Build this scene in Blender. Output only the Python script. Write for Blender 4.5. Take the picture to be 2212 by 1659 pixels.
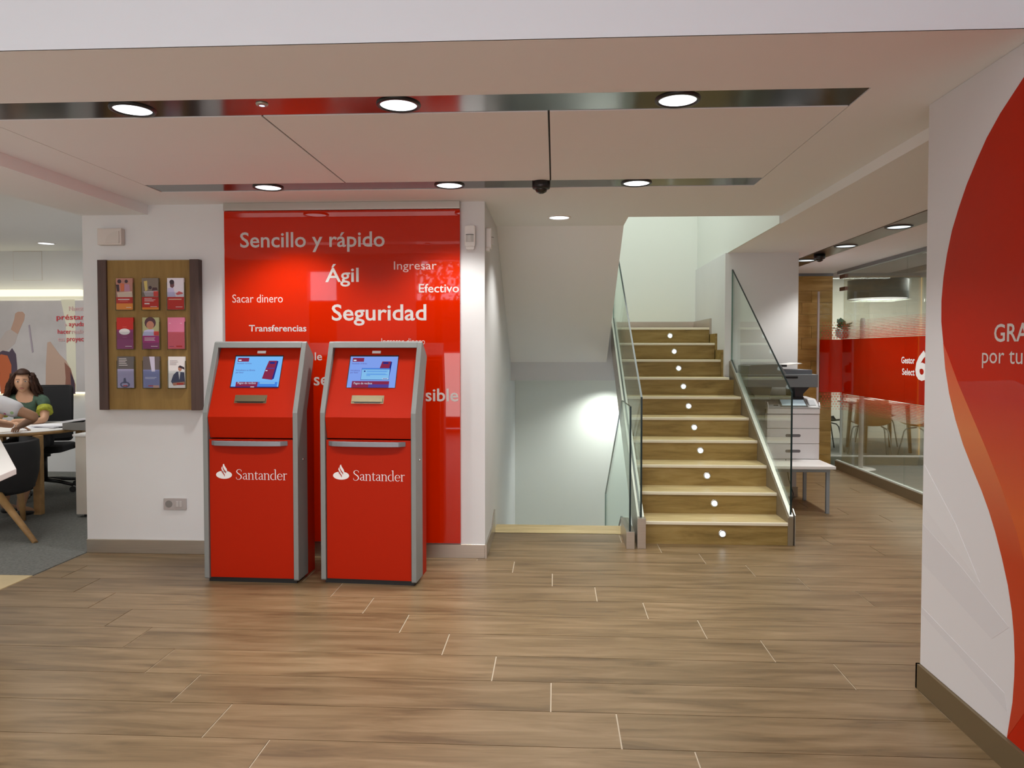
import bpy, bmesh, math, random
from math import pi, sin, cos, radians, sqrt, atan2
from mathutils import Vector, Matrix
random.seed(7)
S = bpy.context.scene
COL = S.collection
for o in list(bpy.data.objects):
    bpy.data.objects.remove(o)

# ------------------------------------------------------------------ camera
W, H = 2212.0, 1659.0
FPX, CX, CY = 1580.0, 1116.7, 804.7
cam_d = bpy.data.cameras.new('camera')
cam = bpy.data.objects.new('camera', cam_d); COL.objects.link(cam)
cam_d.sensor_fit = 'HORIZONTAL'; cam_d.sensor_width = 36.0
cam_d.lens = FPX / W * 36.0
cam_d.shift_x = (W / 2 - CX) / W
cam_d.shift_y = (CY - H / 2) / W
cam_d.clip_start = 0.05; cam_d.clip_end = 100
cam.location = (0, 0, 1.46)
cam.rotation_euler = (radians(90 - 1.683), 0, radians(2.976))
S.camera = cam

# ------------------------------------------------------------------ world, exposure, lights
S.view_settings.view_transform = 'Standard'
S.view_settings.look = 'None'
S.view_settings.exposure = -0.22
S.view_settings.gamma = 1.0
S.view_settings.use_curve_mapping = False
wd = bpy.data.worlds.new('daylight'); S.world = wd; wd.use_nodes = True
bg = wd.node_tree.nodes['Background']
bg.inputs[0].default_value = (0.72, 0.84, 1.0, 1); bg.inputs[1].default_value = 5.0

def area(name, loc, size, power, color=(1, 1, 1), rot=(0, 0, 0), sy=None, spread=180):
    d = bpy.data.lights.new(name, 'AREA'); d.energy = power; d.color = color
    d.shape = 'RECTANGLE' if sy else 'SQUARE'; d.size = size
    if sy: d.size_y = sy
    d.spread = radians(spread)
    o = bpy.data.objects.new(name, d); COL.objects.link(o)
    o.location = loc; o.rotation_euler = rot
    return o
def spot(name, loc, power, color=(1, .97, .93), angle=110, blend=.7, r=.06, rot=(0, 0, 0)):
    d = bpy.data.lights.new(name, 'SPOT'); d.energy = power; d.color = color
    d.spot_size = radians(angle); d.spot_blend = blend; d.shadow_soft_size = r
    o = bpy.data.objects.new(name, d); COL.objects.link(o)
    o.location = loc; o.rotation_euler = rot
    return o
NEUT = (1.0, .985, .94)
COOL = (.92, .96, 1.0)
FRONT = area('front_room_fill', (-1.6, 0.2, 3.24), 5.0, 34, COOL, sy=2.4)  # unseen overhead fill, added to brighten the fascia and terminal fronts
FRONT2 = area('entrance_room_fill', (-1.6, -2.2, 3.24), 5.0, 30, COOL, sy=1.4)  # second added overhead fill, further back and out of view
UPFILL = area('rear_up_fill', (-2.4, -3.40, .95), 7.0, 180, (.97, 1.0, .98), rot=(radians(90 + 24), 0, 0), sy=1.5)  # added fill tilted up to brighten the ceiling, standing in for street daylight
SHAFT = area('stairwell_top_light', (.75, 7.4, 4.9), 1.8, 52, (.96, 1.0, .93), sy=2.0)
OFFICE_L = area('left_office_light', (-5.6, 6.3, 2.62), 1.6, 46, NEUT, sy=1.6)
OFFICE_L2 = area('left_office_light_near', (-5.6, 3.6, 2.62), 1.2, 22, NEUT, sy=1.2)
OFFICE_R = area('right_office_light', (5.0, 10.9, 2.66), 1.2, 90, NEUT, sy=1.2)
OFFICE_R2 = area('right_office_light_near', (5.0, 7.2, 2.66), 1.0, 80, NEUT, sy=1.0)

# ------------------------------------------------------------------ materials
def nt(name):
    m = bpy.data.materials.new(name); m.use_nodes = True
    return m, m.node_tree, m.node_tree.nodes['Principled BSDF']
def lin(c):
    return tuple(((v / 255) / 12.92 if v / 255 <= .04045 else (((v / 255) + .055) / 1.055) ** 2.4) for v in c)
def mat(name, col, rough=.5, metal=0., spec=.5, emit=None, es=1., var=0., vscale=8., bump=0., bscale=200., coat=0., stretch=None):
    m, t, b = nt(name)
    c = (*col, 1)
    b.inputs['Base Color'].default_value = c
    b.inputs['Roughness'].default_value = rough
    b.inputs['Metallic'].default_value = metal
    b.inputs['Specular IOR Level'].default_value = spec
    b.inputs['Coat Weight'].default_value = coat
    if emit:
        b.inputs['Emission Color'].default_value = (*emit, 1); b.inputs['Emission Strength'].default_value = es
    if var or bump:
        tc = t.nodes.new('ShaderNodeTexCoord'); mp = t.nodes.new('ShaderNodeMapping')
        t.links.new(tc.outputs['Object'], mp.inputs[0])
        if stretch: mp.inputs['Scale'].default_value = stretch
    if var:
        n = t.nodes.new('ShaderNodeTexNoise'); n.inputs['Scale'].default_value = vscale; n.inputs['Detail'].default_value = 4
        t.links.new(mp.outputs[0], n.inputs['Vector'])
        r = t.nodes.new('ShaderNodeValToRGB')
        r.color_ramp.elements[0].color = (*[v * (1 - var) for v in col], 1)
        r.color_ramp.elements[1].color = (*[min(1, v * (1 + var)) for v in col], 1)
        r.color_ramp.elements[0].position = .3; r.color_ramp.elements[1].position = .7
        t.links.new(n.outputs[0], r.inputs[0]); t.links.new(r.outputs[0], b.inputs['Base Color'])
    if bump:
        n2 = t.nodes.new('ShaderNodeTexNoise'); n2.inputs['Scale'].default_value = bscale
        t.links.new(mp.outputs[0], n2.inputs['Vector'])
        bp = t.nodes.new('ShaderNodeBump'); bp.inputs['Strength'].default_value = bump; bp.inputs['Distance'].default_value = .002
        t.links.new(n2.outputs[0], bp.inputs['Height']); t.links.new(bp.outputs[0], b.inputs['Normal'])
    return m
def wood(name, c_dark, c_mid, c_light, scale=(1.2, 14, 14), rough=.45, knots=True, bump=.12, spec=.35, tone=.25):
    m, t, b = nt(name)
    tc = t.nodes.new('ShaderNodeTexCoord'); oi = t.nodes.new('ShaderNodeObjectInfo')
    ad = t.nodes.new('ShaderNodeVectorMath'); ad.operation = 'ADD'
    cb = t.nodes.new('ShaderNodeCombineXYZ')
    ml = t.nodes.new('ShaderNodeMath'); ml.operation = 'MULTIPLY'; ml.inputs[1].default_value = 37.0
    t.links.new(oi.outputs['Random'], ml.inputs[0])
    for i in range(3): t.links.new(ml.outputs[0], cb.inputs[i])
    t.links.new(tc.outputs['Object'], ad.inputs[0]); t.links.new(cb.outputs[0], ad.inputs[1])
    mp = t.nodes.new('ShaderNodeMapping'); mp.inputs['Scale'].default_value = scale
    t.links.new(ad.outputs[0], mp.inputs[0])
    n = t.nodes.new('ShaderNodeTexNoise'); n.inputs['Scale'].default_value = 1.6; n.inputs['Detail'].default_value = 7; n.inputs['Roughness'].default_value = .62
    n.inputs['Distortion'].default_value = .6
    t.links.new(mp.outputs[0], n.inputs['Vector'])
    r = t.nodes.new('ShaderNodeValToRGB'); e = r.color_ramp.elements
    e[0].position = .30; e[0].color = (*c_dark, 1); e[1].position = .72; e[1].color = (*c_light, 1)
    q = e.new(.5); q.color = (*c_mid, 1)
    t.links.new(n.outputs[0], r.inputs[0])
    hs = t.nodes.new('ShaderNodeHueSaturation')
    mr = t.nodes.new('ShaderNodeMapRange'); mr.inputs[3].default_value = 1 - tone; mr.inputs[4].default_value = 1 + tone
    t.links.new(oi.outputs['Random'], mr.inputs[0]); t.links.new(mr.outputs[0], hs.inputs['Value'])
    t.links.new(r.outputs[0], hs.inputs['Color']); t.links.new(hs.outputs[0], b.inputs['Base Color'])
    b.inputs['Roughness'].default_value = rough; b.inputs['Specular IOR Level'].default_value = spec
    bp = t.nodes.new('ShaderNodeBump'); bp.inputs['Strength'].default_value = bump; bp.inputs['Distance'].default_value = .002
    t.links.new(n.outputs[0], bp.inputs['Height']); t.links.new(bp.outputs[0], b.inputs['Normal'])
    return m
def glassm(name, tint, refl=.9, film=None, fac=0.):
    m = bpy.data.materials.new(name); m.use_nodes = True; t = m.node_tree; t.nodes.clear()
    out = t.nodes.new('ShaderNodeOutputMaterial'); tr = t.nodes.new('ShaderNodeBsdfTransparent'); gl = t.nodes.new('ShaderNodeBsdfGlossy')
    tr.inputs[0].default_value = (*tint, 1); gl.inputs['Roughness'].default_value = .01; gl.inputs[0].default_value = (.95, 1, .97, 1)
    fr = t.nodes.new('ShaderNodeFresnel'); fr.inputs[0].default_value = 1.45
    mm = t.nodes.new('ShaderNodeMath'); mm.operation = 'MULTIPLY'; mm.inputs[1].default_value = refl
    t.links.new(fr.outputs[0], mm.inputs[0])
    mx = t.nodes.new('ShaderNodeMixShader'); t.links.new(mm.outputs[0], mx.inputs[0])
    src = tr.outputs[0]
    if film:
        df = t.nodes.new('ShaderNodeBsdfDiffuse'); df.inputs[0].default_value = (*film, 1)
        tl = t.nodes.new('ShaderNodeBsdfTranslucent'); tl.inputs[0].default_value = (*film, 1)
        m1 = t.nodes.new('ShaderNodeMixShader'); m1.inputs[0].default_value = .5
        t.links.new(df.outputs[0], m1.inputs[1]); t.links.new(tl.outputs[0], m1.inputs[2])
        m2 = t.nodes.new('ShaderNodeMixShader'); m2.inputs[0].default_value = fac
        t.links.new(tr.outputs[0], m2.inputs[1]); t.links.new(m1.outputs[0], m2.inputs[2]); src = m2.outputs[0]
    t.links.new(src, mx.inputs[1]); t.links.new(gl.outputs[0], mx.inputs[2]); t.links.new(mx.outputs[0], out.inputs[0])
    return m
def emis(name, col, s):
    m = bpy.data.materials.new(name); m.use_nodes = True; t = m.node_tree; t.nodes.clear()
    out = t.nodes.new('ShaderNodeOutputMaterial'); e = t.nodes.new('ShaderNodeEmission')
    e.inputs[0].default_value = (*col, 1); e.inputs[1].default_value = s
    t.links.new(e.outputs[0], out.inputs[0]); return m

M = {}
M['wall'] = mat('wall_paint', (.71, .715, .72), .85, var=.015, vscale=3, bump=.08, bscale=160)
M['wall_stair'] = mat('stair_wall_paint', (.76, .79, .75), .85, bump=.06, bscale=160)
M['ceil'] = mat('ceiling_paint', (.86, .855, .86), .9, bump=.05, bscale=120)
M['fascia'] = mat('fascia_paint', (.71, .73, .775), .85, bump=.05, bscale=120)
M['ceilpanel'] = mat('ceiling_panel_paint', (.85, .845, .85), .8)
M['strip'] = mat('black_lacquer_strip', (.13, .125, .118), .14, metal=1.0)
M['dark'] = mat('dark_recess', (.015, .014, .014), .8)
M['steel'] = mat('brushed_steel_skirting', (.50, .45, .39), .33, metal=.85, var=.06, vscale=4, stretch=(1, 1, 40))
M['steel2'] = mat('satin_steel', (.50, .49, .45), .35, metal=.8)
M['grout'] = mat('floor_grout', (.55, .47, .36), .9)
M['floor'] = wood('floor_wood_tile', (.112, .071, .033), (.205, .137, .069), (.29, .202, .115), (1.1, 10, 10), rough=.36, spec=.45, tone=.09)
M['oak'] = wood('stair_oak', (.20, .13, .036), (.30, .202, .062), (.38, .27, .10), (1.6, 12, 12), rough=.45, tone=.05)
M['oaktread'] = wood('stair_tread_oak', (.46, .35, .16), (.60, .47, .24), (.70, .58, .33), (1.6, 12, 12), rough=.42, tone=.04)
M['nosing'] = mat('pale_nosing', (.80, .74, .58), .4)
M['boardoak'] = wood('board_oak', (.20, .115, .028), (.265, .16, .044), (.33, .205, .06), (7, 7, 1.0), rough=.55, tone=.02, bump=.05)
M['darkwood'] = wood('dark_walnut', (.055, .032, .028), (.085, .05, .042), (.11, .066, .055), (9, 9, 1), rough=.5, tone=.02)
M['wallwood'] = wood('cladding_oak', (.26, .13, .025), (.42, .235, .06), (.55, .33, .10), (1.2, 8, 8), rough=.5, tone=.08)
M['redgloss'] = mat('red_glass_panel', (.52, .015, .0), .02, spec=.5, coat=.05)
M['redpaint'] = mat('red_powder_coat', (.43, .014, .0), .45, spec=.14, bump=.15, bscale=500)
M['grey'] = mat('grey_powder_coat', (.24, .255, .25), .5, metal=.15, bump=.08, bscale=500)
M['greylt'] = mat('silver_handle', (.24, .25, .28), .4, metal=.3)
M['white'] = mat('white_print', (.86, .84, .84), .5)
M['letter'] = mat('grey_white_lettering', (.58, .54, .52), .5)
M['lettersoft'] = mat('pale_lettering', (.70, .50, .46), .5)
M['whiteplastic'] = mat('white_plastic', (.78, .76, .73), .4)
M['greyplastic'] = mat('warm_grey_plastic', (.62, .57, .53), .5)
M['glass'] = glassm('clear_glass', (.945, .975, .955), refl=.30)
M['glassedge'] = mat('glass_edge', (.012, .028, .03), .15)
M['glassedge2'] = mat('glass_edge_green', (.10, .20, .16), .15)
M['glassoff'] = glassm('partition_glass', (.955, .965, .95), refl=.42)
M['vinyl'] = glassm('red_vinyl', (1, 1, 1), refl=.6, film=(.60, .016, .0), fac=.90)
M['vinylsoft'] = glassm('red_vinyl_stripe', (1, 1, 1), refl=.5, film=(.78, .10, .06), fac=.62)
M['black'] = mat('black_plastic', (.012, .012, .013), .35)
M['blackfab'] = mat('black_fabric', (.015, .015, .017), .85, bump=.2, bscale=300)
M['carpet'] = mat('grey_carpet', (.15, .155, .145), .95, var=.25, vscale=60, bump=.5, bscale=400)
M['beigetile'] = mat('beige_tile', (.58, .46, .25), .5, var=.06, vscale=5)
M['lamp'] = emis('lamp_lens', (.92, .95, 1.0), 3.2)
M['lampdim'] = emis('lamp_lens_dim', (.88, .98, 1.0), 1.5)
M['steplens'] = emis('step_light_lens', (.80, .96, 1.0), 3.0)
M['ledspot'] = emis('led_point', (.45, .62, 1.0), 4.0)
M['ledwarm'] = emis('warm_led_strip', (1.0, .93, .62), 1.7)
M['chrome'] = mat('chrome_ring', (.70, .72, .72), .2, metal=1.)
M['oakedge'] = mat('oak_edge', (.42, .25, .10), .5, var=.15, vscale=15)
M['desktop'] = mat('white_laminate', (.82, .81, .80), .35)
M['paper'] = mat('paper_white', (.80, .80, .84), .8)
M['skin'] = mat('skin_warm', (.52, .29, .18), .55)
M['skin2'] = mat('skin_tan', (.40, .215, .125), .55)
M['lips'] = mat('lips', (.30, .09, .07), .5)
M['eye'] = mat('eye_dark', (.03, .02, .02), .3)
M['eyewhite'] = mat('eye_white', (.55, .50, .46), .4)
M['hair'] = mat('brown_hair', (.034, .013, .007), .6, spec=.2, var=.5, vscale=40, bump=.6, bscale=120, stretch=(1, 1, .3))
M['hair2'] = mat('dark_hair', (.03, .018, .012), .6, bump=.5, bscale=120)
M['greenshirt'] = mat('green_blouse', (.05, .095, .065), .8, var=.3, vscale=20)
M['lime'] = mat('lime_trim', (.30, .32, .02), .7, var=.25, vscale=40)
M['trousers'] = mat('dark_trousers', (.03, .03, .035), .85)
M['scanner'] = mat('slate_plastic', (.135, .145, .155), .5)
M['lcd'] = mat('display_pale', (.72, .85, .92), .15, emit=(.6, .85, 1), es=.22)
M['cardgold'] = mat('brass_tinted_steel', (.22, .18, .11), .38, metal=.8)
M['screenblue'] = emis('screen_blue', (.20, .52, 1.0), 1.05)
M['screenblue2'] = emis('screen_blue_violet', (.26, .42, 1.0), .95)
M['scrred'] = emis('screen_red', (.34, .035, .10), .8)
M['scrviolet'] = emis('screen_violet', (.16, .10, .55), .6)
M['scrnavy'] = emis('screen_navy', (.04, .05, .42), .6)
M['scrwhite'] = emis('screen_white', (.72, .85, 1.0), 1.0)
M['scrsky'] = emis('screen_sky', (.26, .58, .95), 1.0)
M['scrdeep'] = emis('screen_deep_blue', (.08, .30, .95), .9)

# blouse with small floral spots
m, t, b = nt('floral_blouse')
tc = t.nodes.new('ShaderNodeTexCoord'); vo = t.nodes.new('ShaderNodeTexVoronoi'); vo.inputs['Scale'].default_value = 13
t.links.new(tc.outputs['Object'], vo.inputs['Vector'])
r = t.nodes.new('ShaderNodeValToRGB'); r.color_ramp.interpolation = 'CONSTANT'
r.color_ramp.elements[0].color = (1, 1, 1, 1); r.color_ramp.elements[1].position = .22; r.color_ramp.elements[1].color = (0, 0, 0, 1)
t.links.new(vo.outputs['Distance'], r.inputs[0])
r2 = t.nodes.new('ShaderNodeValToRGB'); r2.color_ramp.interpolation = 'CONSTANT'
r2.color_ramp.elements[0].color = (.55, .12, .26, 1); r2.color_ramp.elements[1].position = .35; r2.color_ramp.elements[1].color = (.40, .60, .30, 1)
q = r2.color_ramp.elements.new(.6); q.color = (.75, .75, .78, 1)
t.links.new(vo.outputs['Color'], r2.inputs[0])
mx = t.nodes.new('ShaderNodeMixRGB'); mx.inputs[1].default_value = (.72, .72, .76, 1)
t.links.new(r.outputs[0], mx.inputs[0]); t.links.new(r2.outputs[0], mx.inputs[2]); t.links.new(mx.outputs[0], b.inputs['Base Color'])
b.inputs['Roughness'].default_value = .8
M['floral'] = m

_fc = {}
def flat(c, rough=.6):
    """plain printed ink of a given 0-255 colour"""
    k = tuple(c)
    if k not in _fc: _fc[k] = mat('ink_%d_%d_%d' % k, tuple(min(.9, v * 1.5) for v in lin(c)), rough)
    return _fc[k]

# ------------------------------------------------------------------ geometry helpers
def box(bm, x0, x1, y0, y1, z0, z1, mi=0):
    vs = [bm.verts.new(p) for p in ((x0, y0, z0), (x1, y0, z0), (x1, y1, z0), (x0, y1, z0), (x0, y0, z1), (x1, y0, z1), (x1, y1, z1), (x0, y1, z1))]
    fs = [bm.faces.new([vs[i] for i in f]) for f in ((3, 2, 1, 0), (4, 5, 6, 7), (0, 1, 5, 4), (1, 2, 6, 5), (2, 3, 7, 6), (3, 0, 4, 7))]
    for f in fs: f.material_index = mi
    return vs
def prism(bm, poly, a, b, axis='x', mi=0, mside=None):
    """poly in the two other axes (x:(y,z), y:(x,z), z:(x,y)), extruded from a to b"""
    def P(p, h):
        if axis == 'x': return (h, p[0], p[1])
        if axis == 'y': return (p[0], h, p[1])
        return (p[0], p[1], h)
    A = [bm.verts.new(P(p, a)) for p in poly]; B = [bm.verts.new(P(p, b)) for p in poly]
    n = len(poly)
    f = bm.faces.new(A); f.material_index = mi
    f = bm.faces.new(B[::-1]); f.material_index = mi
    for i in range(n):
        f = bm.faces.new((A[i], B[i], B[(i + 1) % n], A[(i + 1) % n])); f.material_index = mi if mside is None else mside
    return A + B
def rrect(x0, x1, y0, y1, r, n=5):
    pts = []
    for cx, cy, a0 in ((x1 - r, y1 - r, 0), (x0 + r, y1 - r, 90), (x0 + r, y0 + r, 180), (x1 - r, y0 + r, 270)):
        for i in range(n + 1):
            a = radians(a0 + 90 * i / n); pts.append((cx + r * cos(a), cy + r * sin(a)))
    return pts
def lathe(bm, prof, c=(0, 0, 0), n=32, mi=0, axis='z', cap=True):
    """prof = list of (radius, height)"""
    rings = []
    for r_, h in prof:
        ring = []
        for i in range(n):
            a = 2 * pi * i / n
            p = (r_ * cos(a), r_ * sin(a), h) if axis == 'z' else ((r_ * cos(a), h, r_ * sin(a)) if axis == 'y' else (h, r_ * cos(a), r_ * sin(a)))
            ring.append(bm.verts.new((p[0] + c[0], p[1] + c[1], p[2] + c[2])))
        rings.append(ring)
    for a_, b_ in zip(rings, rings[1:]):
        for i in range(n):
            f = bm.faces.new((a_[i], a_[(i + 1) % n], b_[(i + 1) % n], b_[i])); f.material_index = mi; f.smooth = True
    if cap:
        for ring in (rings[0], rings[-1]):
            try: f = bm.faces.new(ring); f.material_index = mi
            except ValueError: pass
def tube(bm, pts, r, n=8, mi=0, r1=None, closed=False):
    pts = [Vector(p) for p in pts]; rings = []
    N = len(pts)
    prev = None
    for i, p in enumerate(pts):
        if closed: d = pts[(i + 1) % N] - pts[i - 1]
        else: d = (pts[min(i + 1, N - 1)] - pts[max(i - 1, 0)])
        d.normalize()
        u = prev - d * prev.dot(d) if prev is not None else d.orthogonal()
        u.normalize(); prev = u; v = d.cross(u)
        rr = r if r1 is None else r + (r1 - r) * i / (N - 1)
        rings.append([bm.verts.new(p + u * rr * cos(2 * pi * k / n) + v * rr * sin(2 * pi * k / n)) for k in range(n)])
    rng = range(N) if closed else range(N - 1)
    for i in rng:
        a_, b_ = rings[i], rings[(i + 1) % N]
        for k in range(n):
            f = bm.faces.new((a_[k], a_[(k + 1) % n], b_[(k + 1) % n], b_[k])); f.smooth = True; f.material_index = mi
    if not closed:
        for ring in (rings[0], rings[-1]):
            f = bm.faces.new(ring); f.material_index = mi
def BM(): return bmesh.new()
def obj(name, bm, mats, parent=None, bevel=0., world=True, smooth=False, keep=False):
    """one bmesh -> one linked object. With a parent, vertices are given in world space (world=True) or in the parent's space."""
    bmesh.ops.recalc_face_normals(bm, faces=bm.faces)
    if bevel:
        bmesh.ops.bevel(bm, geom=[e for e in bm.edges if len(e.link_faces) == 2 and e.calc_face_angle(0) > .5], offset=bevel, segments=2, affect='EDGES', profile=.6)
    if smooth:
        for f in bm.faces: f.smooth = True
    me = bpy.data.meshes.new(name)
    if not isinstance(mats, (list, tuple)): mats = [mats]
    mats = [M[k] if isinstance(k, str) else k for k in mats]
    for k in mats: me.materials.append(k)
    off = Vector((0, 0, 0))
    if parent is not None and world: off = Vector(GLOC[parent.name])
    vs = bm.verts
    loc = Vector((0, 0, 0))
    if not keep:
        xs = [v.co.x for v in vs]; ys = [v.co.y for v in vs]; zs = [v.co.z for v in vs]
        loc = Vector(((min(xs) + max(xs)) / 2, (min(ys) + max(ys)) / 2, min(zs)))
    for v in vs: v.co -= loc
    bm.to_mesh(me); bm.free()
    o = bpy.data.objects.new(name, me); COL.objects.link(o)
    o.location = loc - off
    if parent is not None: o.parent = parent
    GLOC[o.name] = tuple(loc)
    return o
GLOC = {}
def thing(name, label, cat, loc=(0, 0, 0), rz=0., group=None):
    o = bpy.data.objects.new(name, None); COL.objects.link(o); o.empty_display_size = .1
    o.location = loc; o.rotation_euler = (0, 0, rz); GLOC[o.name] = tuple(loc)
    o['label'] = label; o['category'] = cat
    if group: o['group'] = group
    return o
def tag(o, label, cat, group=None):
    o['label'] = label; o['category'] = cat
    if group: o['group'] = group
    return o
def struct(o):
    o['kind'] = 'structure'; return o
def lab(o, s): o['label'] = s; return o
def copy_tree(o, parent=None):
    c = o.copy(); COL.objects.link(c); c.parent = parent
    GLOC[c.name] = GLOC.get(o.name, (0, 0, 0))
    for ch in list(KIDS.get(o.name, [])): copy_tree(ch, c)
    return c
KIDS = {}
def kids(o):
    """remember children so that copies can walk them"""
    KIDS[o.name] = [c for c in bpy.data.objects if c.parent == o]
    for c in KIDS[o.name]: kids(c)

def text_bm(s, size, bold=0., spacing=1.0, width=None, height=None):
    """flat letters in XY plane, origin at left baseline; scaled so that it is 'width' wide"""
    cu = bpy.data.curves.new('t', 'FONT'); cu.body = s; cu.size = 1.0; cu.offset = bold; cu.space_character = spacing
    cu.resolution_u = 3; cu.fill_mode = 'FRONT'
    o = bpy.data.objects.new('t', cu); COL.objects.link(o)
    dg = bpy.context.evaluated_depsgraph_get(); dg.update()
    me = bpy.data.meshes.new_from_object(o.evaluated_get(dg))
    bm = bmesh.new(); bm.from_mesh(me)
    bpy.data.objects.remove(o); bpy.data.curves.remove(cu); bpy.data.meshes.remove(me)
    xs = [v.co.x for v in bm.verts]
    x0, x1 = min(xs), max(xs)
    sx = size if width is None else width / (x1 - x0)
    sy = size
    for v in bm.verts: v.co = Vector(((v.co.x - x0) * sx, v.co.y * sy, 0))
    return bm
def place_bm(bm, mtx):
    bmesh.ops.transform(bm, matrix=mtx, verts=bm.verts); return bm
def frame(org, ux, uy):
    ux = Vector(ux).normalized(); uy = Vector(uy).normalized(); uz = ux.cross(uy)
    m = Matrix((ux, uy, uz)).transposed().to_4x4(); m.translation = Vector(org); return m
def text(name, s, org, size, width, parent, material, ux=(1, 0, 0), uy=(0, 0, 1), bold=0., world=True):
    bm = place_bm(text_bm(s, size, bold, width=width), frame(org, ux, uy))
    me = bpy.data.meshes.new(name); me.materials.append(M[material] if isinstance(material, str) else material)
    off = Vector(GLOC[parent.name]) if (parent is not None and world) else Vector((0, 0, 0))
    for v in bm.verts: v.co -= off
    bm.to_mesh(me); bm.free()
    o = bpy.data.objects.new(name, me); COL.objects.link(o); o.parent = parent
    GLOC[o.name] = tuple(off)
    return o

CZ = 2.5          # main ceiling
WY = 5.1          # wall behind the terminals
YB = 9.0          # back wall of the stairwell
SY0, TR, RI = 5.55, .2825, .1715   # first riser, tread depth, riser height

# ------------------------------------------------------------------ floor (planks one by one)
bm = BM()
box(bm, -3.39, 3.5, -3.5, 5.82, -.25, -.0035)
box(bm, 1.80, 3.5, 5.82, 9.45, -.25, -.0035)
floor = struct(obj('floor', bm, 'grout', keep=True))
PW, PL = .2645, 1.5805
def plank(x0, x1, y0, y1):
    bm = BM(); g = .0022; h = .0011
    vs = box(bm, x0 + g, x1 - g, y0 + h, y1 - h, -.02, 0)
    for v in vs[4:]:
        cx, cy = (x0 + x1) / 2, (y0 + y1) / 2
        v.co.x += -.0008 if v.co.x > cx else .0008
        v.co.y += -.0006 if v.co.y > cy else .0006
    return obj('plank', bm, 'floor', floor)
for r_ in range(-21, 9):
    ytop = 3.982 - r_ * PW; ybot = ytop - PW
    x_lo = -3.385 if ybot < 5.05 else (-.52 if ybot < 5.7 else 1.70)
    x_hi = 1.60 if ytop < 3.2 else 3.5
    j = .775 + r_ * PL / 6
    k = math.floor((x_lo - j) / PL)
    while j + k * PL < x_hi:
        a, b_ = j + k * PL, j + (k + 1) * PL
        a, b_ = max(a, x_lo), min(b_, x_hi)
        if b_ - a > .02: plank(a, b_, ybot, min(ytop, 9.45))
        k += 1
bm = BM(); box(bm, -3.385, 1.60, -3.5, 3.982 - 9 * PW + .0 , -.02, -.001)
fl2 = obj('floor_behind', bm, 'floor', floor, keep=True)
# carpet and beige tile of the left office
bm = BM(); box(bm, -8.0, -3.39, 4.545, 8.5, -.25, .004)
struct(obj('floor_carpet', bm, 'carpet', keep=True))
bm = BM(); box(bm, -8.0, -3.39, -3.5, 4.545, -.25, .002)
struct(obj('floor_tile', bm, 'beigetile', keep=True))
# floor of the offices on the right
bm = BM(); box(bm, 3.5, 7.2, 3.0, 12.5, -.25, .003); box(bm, 1.7, 3.5, 9.45, 12.5, -.25, .003)
struct(obj('floor_office', bm, mat('grey_office_floor', (.17, .17, .15), .6, var=.12, vscale=30), keep=True))

# ------------------------------------------------------------------ walls
bm = BM(); box(bm, -3.385, -.49, WY, 5.35, 0, 2.6)
box(bm, -3.385, -3.2, 5.35, 8.6, 0, 2.8)
struct(obj('wall_center', bm, 'wall', keep=True))
bm = BM(); box(bm, -.69, -.49, 5.35, YB + .2, -2.2, 5.2)
box(bm, -.60, -.4901, WY + .001, 5.35, -2.2, 0)
struct(obj('wall_stairwell_left', bm, 'wall', keep=True))
bm = BM(); box(bm, -.49, 1.735, YB, YB + .2, -2.2, 5.2)
struct(obj('wall_stairwell_back', bm, 'wall_stair', keep=True))
bm = BM()
box(bm, 1.70, 2.42, 7.44, 9.45, 0, 2.44)
struct(obj('wall_pier', bm, 'wall', keep=True))
bm = BM(); box(bm, 1.7201, 1.7349, 5.75, YB, 2.4405, 5.2)
struct(obj('wall_stairwell_right', bm, 'wall_stair', keep=True))
bm = BM(); box(bm, -.49, 1.72, 5.60, 5.75, 2.62, 5.2)
struct(obj('wall_stairwell_front', bm, 'wall_stair', keep=True))
# right block with the big printed graphic
bm = BM(); box(bm, 1.58, 7.2, -3.5, 3.21, 0, 3.3)
wr = struct(obj('wall_right', bm, 'wall', keep=True))
# left office walls
bm = BM(); box(bm, -8.0, -3.2, 8.5, 8.7, 0, 2.8)
struct(obj('wall_office_back', bm, 'wall', keep=True))
bm = BM(); box(bm, -8.2, -8.0, -3.5, 8.7, 0, 3.4)
struct(obj('wall_left', bm, 'wall', keep=True))
# right office walls
bm = BM(); box(bm, 1.7, 7.2, 12.5, 12.7, 0, 2.8)
struct(obj('wall_far', bm, mat('far_wall_paint', (.62, .60, .52), .8), keep=True))
bm = BM(); box(bm, 7.2, 7.4, 3.0, 12.7, 0, 2.8)
struct(obj('wall_office_right', bm, 'wall', keep=True))
bm = BM(); box(bm, 1.5, 1.7, 9.46, 12.7, 0, 2.8)
struct(obj('wall_office_left', bm, 'wall', keep=True))
# street front behind the photographer, with two tall windows
bm = BM()
for x0, x1 in ((-8.0, -4.68), (-4.12, -2.62), (.95, 1.6)): box(bm, x0, x1, -3.7, -3.5, 0, 3.3)
box(bm, -4.68, -4.12, -3.7, -3.5, 2.97, 3.3); box(bm, -2.62, .95, -3.7, -3.5, 3.16, 3.3)
struct(obj('wall_front', bm, mat('front_wall_paint', (.45, .42, .40), .8), keep=True))
for i, (x0, x1, zt) in enumerate(((-4.68, -4.12, 2.97), (-2.62, .95, 3.16))):
    bm = BM(); box(bm, x0, x1, -3.62, -3.61, 2.42, zt)
    w = struct(obj('window_%d' % (i + 1), bm, 'glassoff', keep=True))
    bm = BM(); box(bm, x0, x1, -3.62, -3.61, 0, 2.42); obj('red_film', bm, 'vinyl', w, keep=True)

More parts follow.
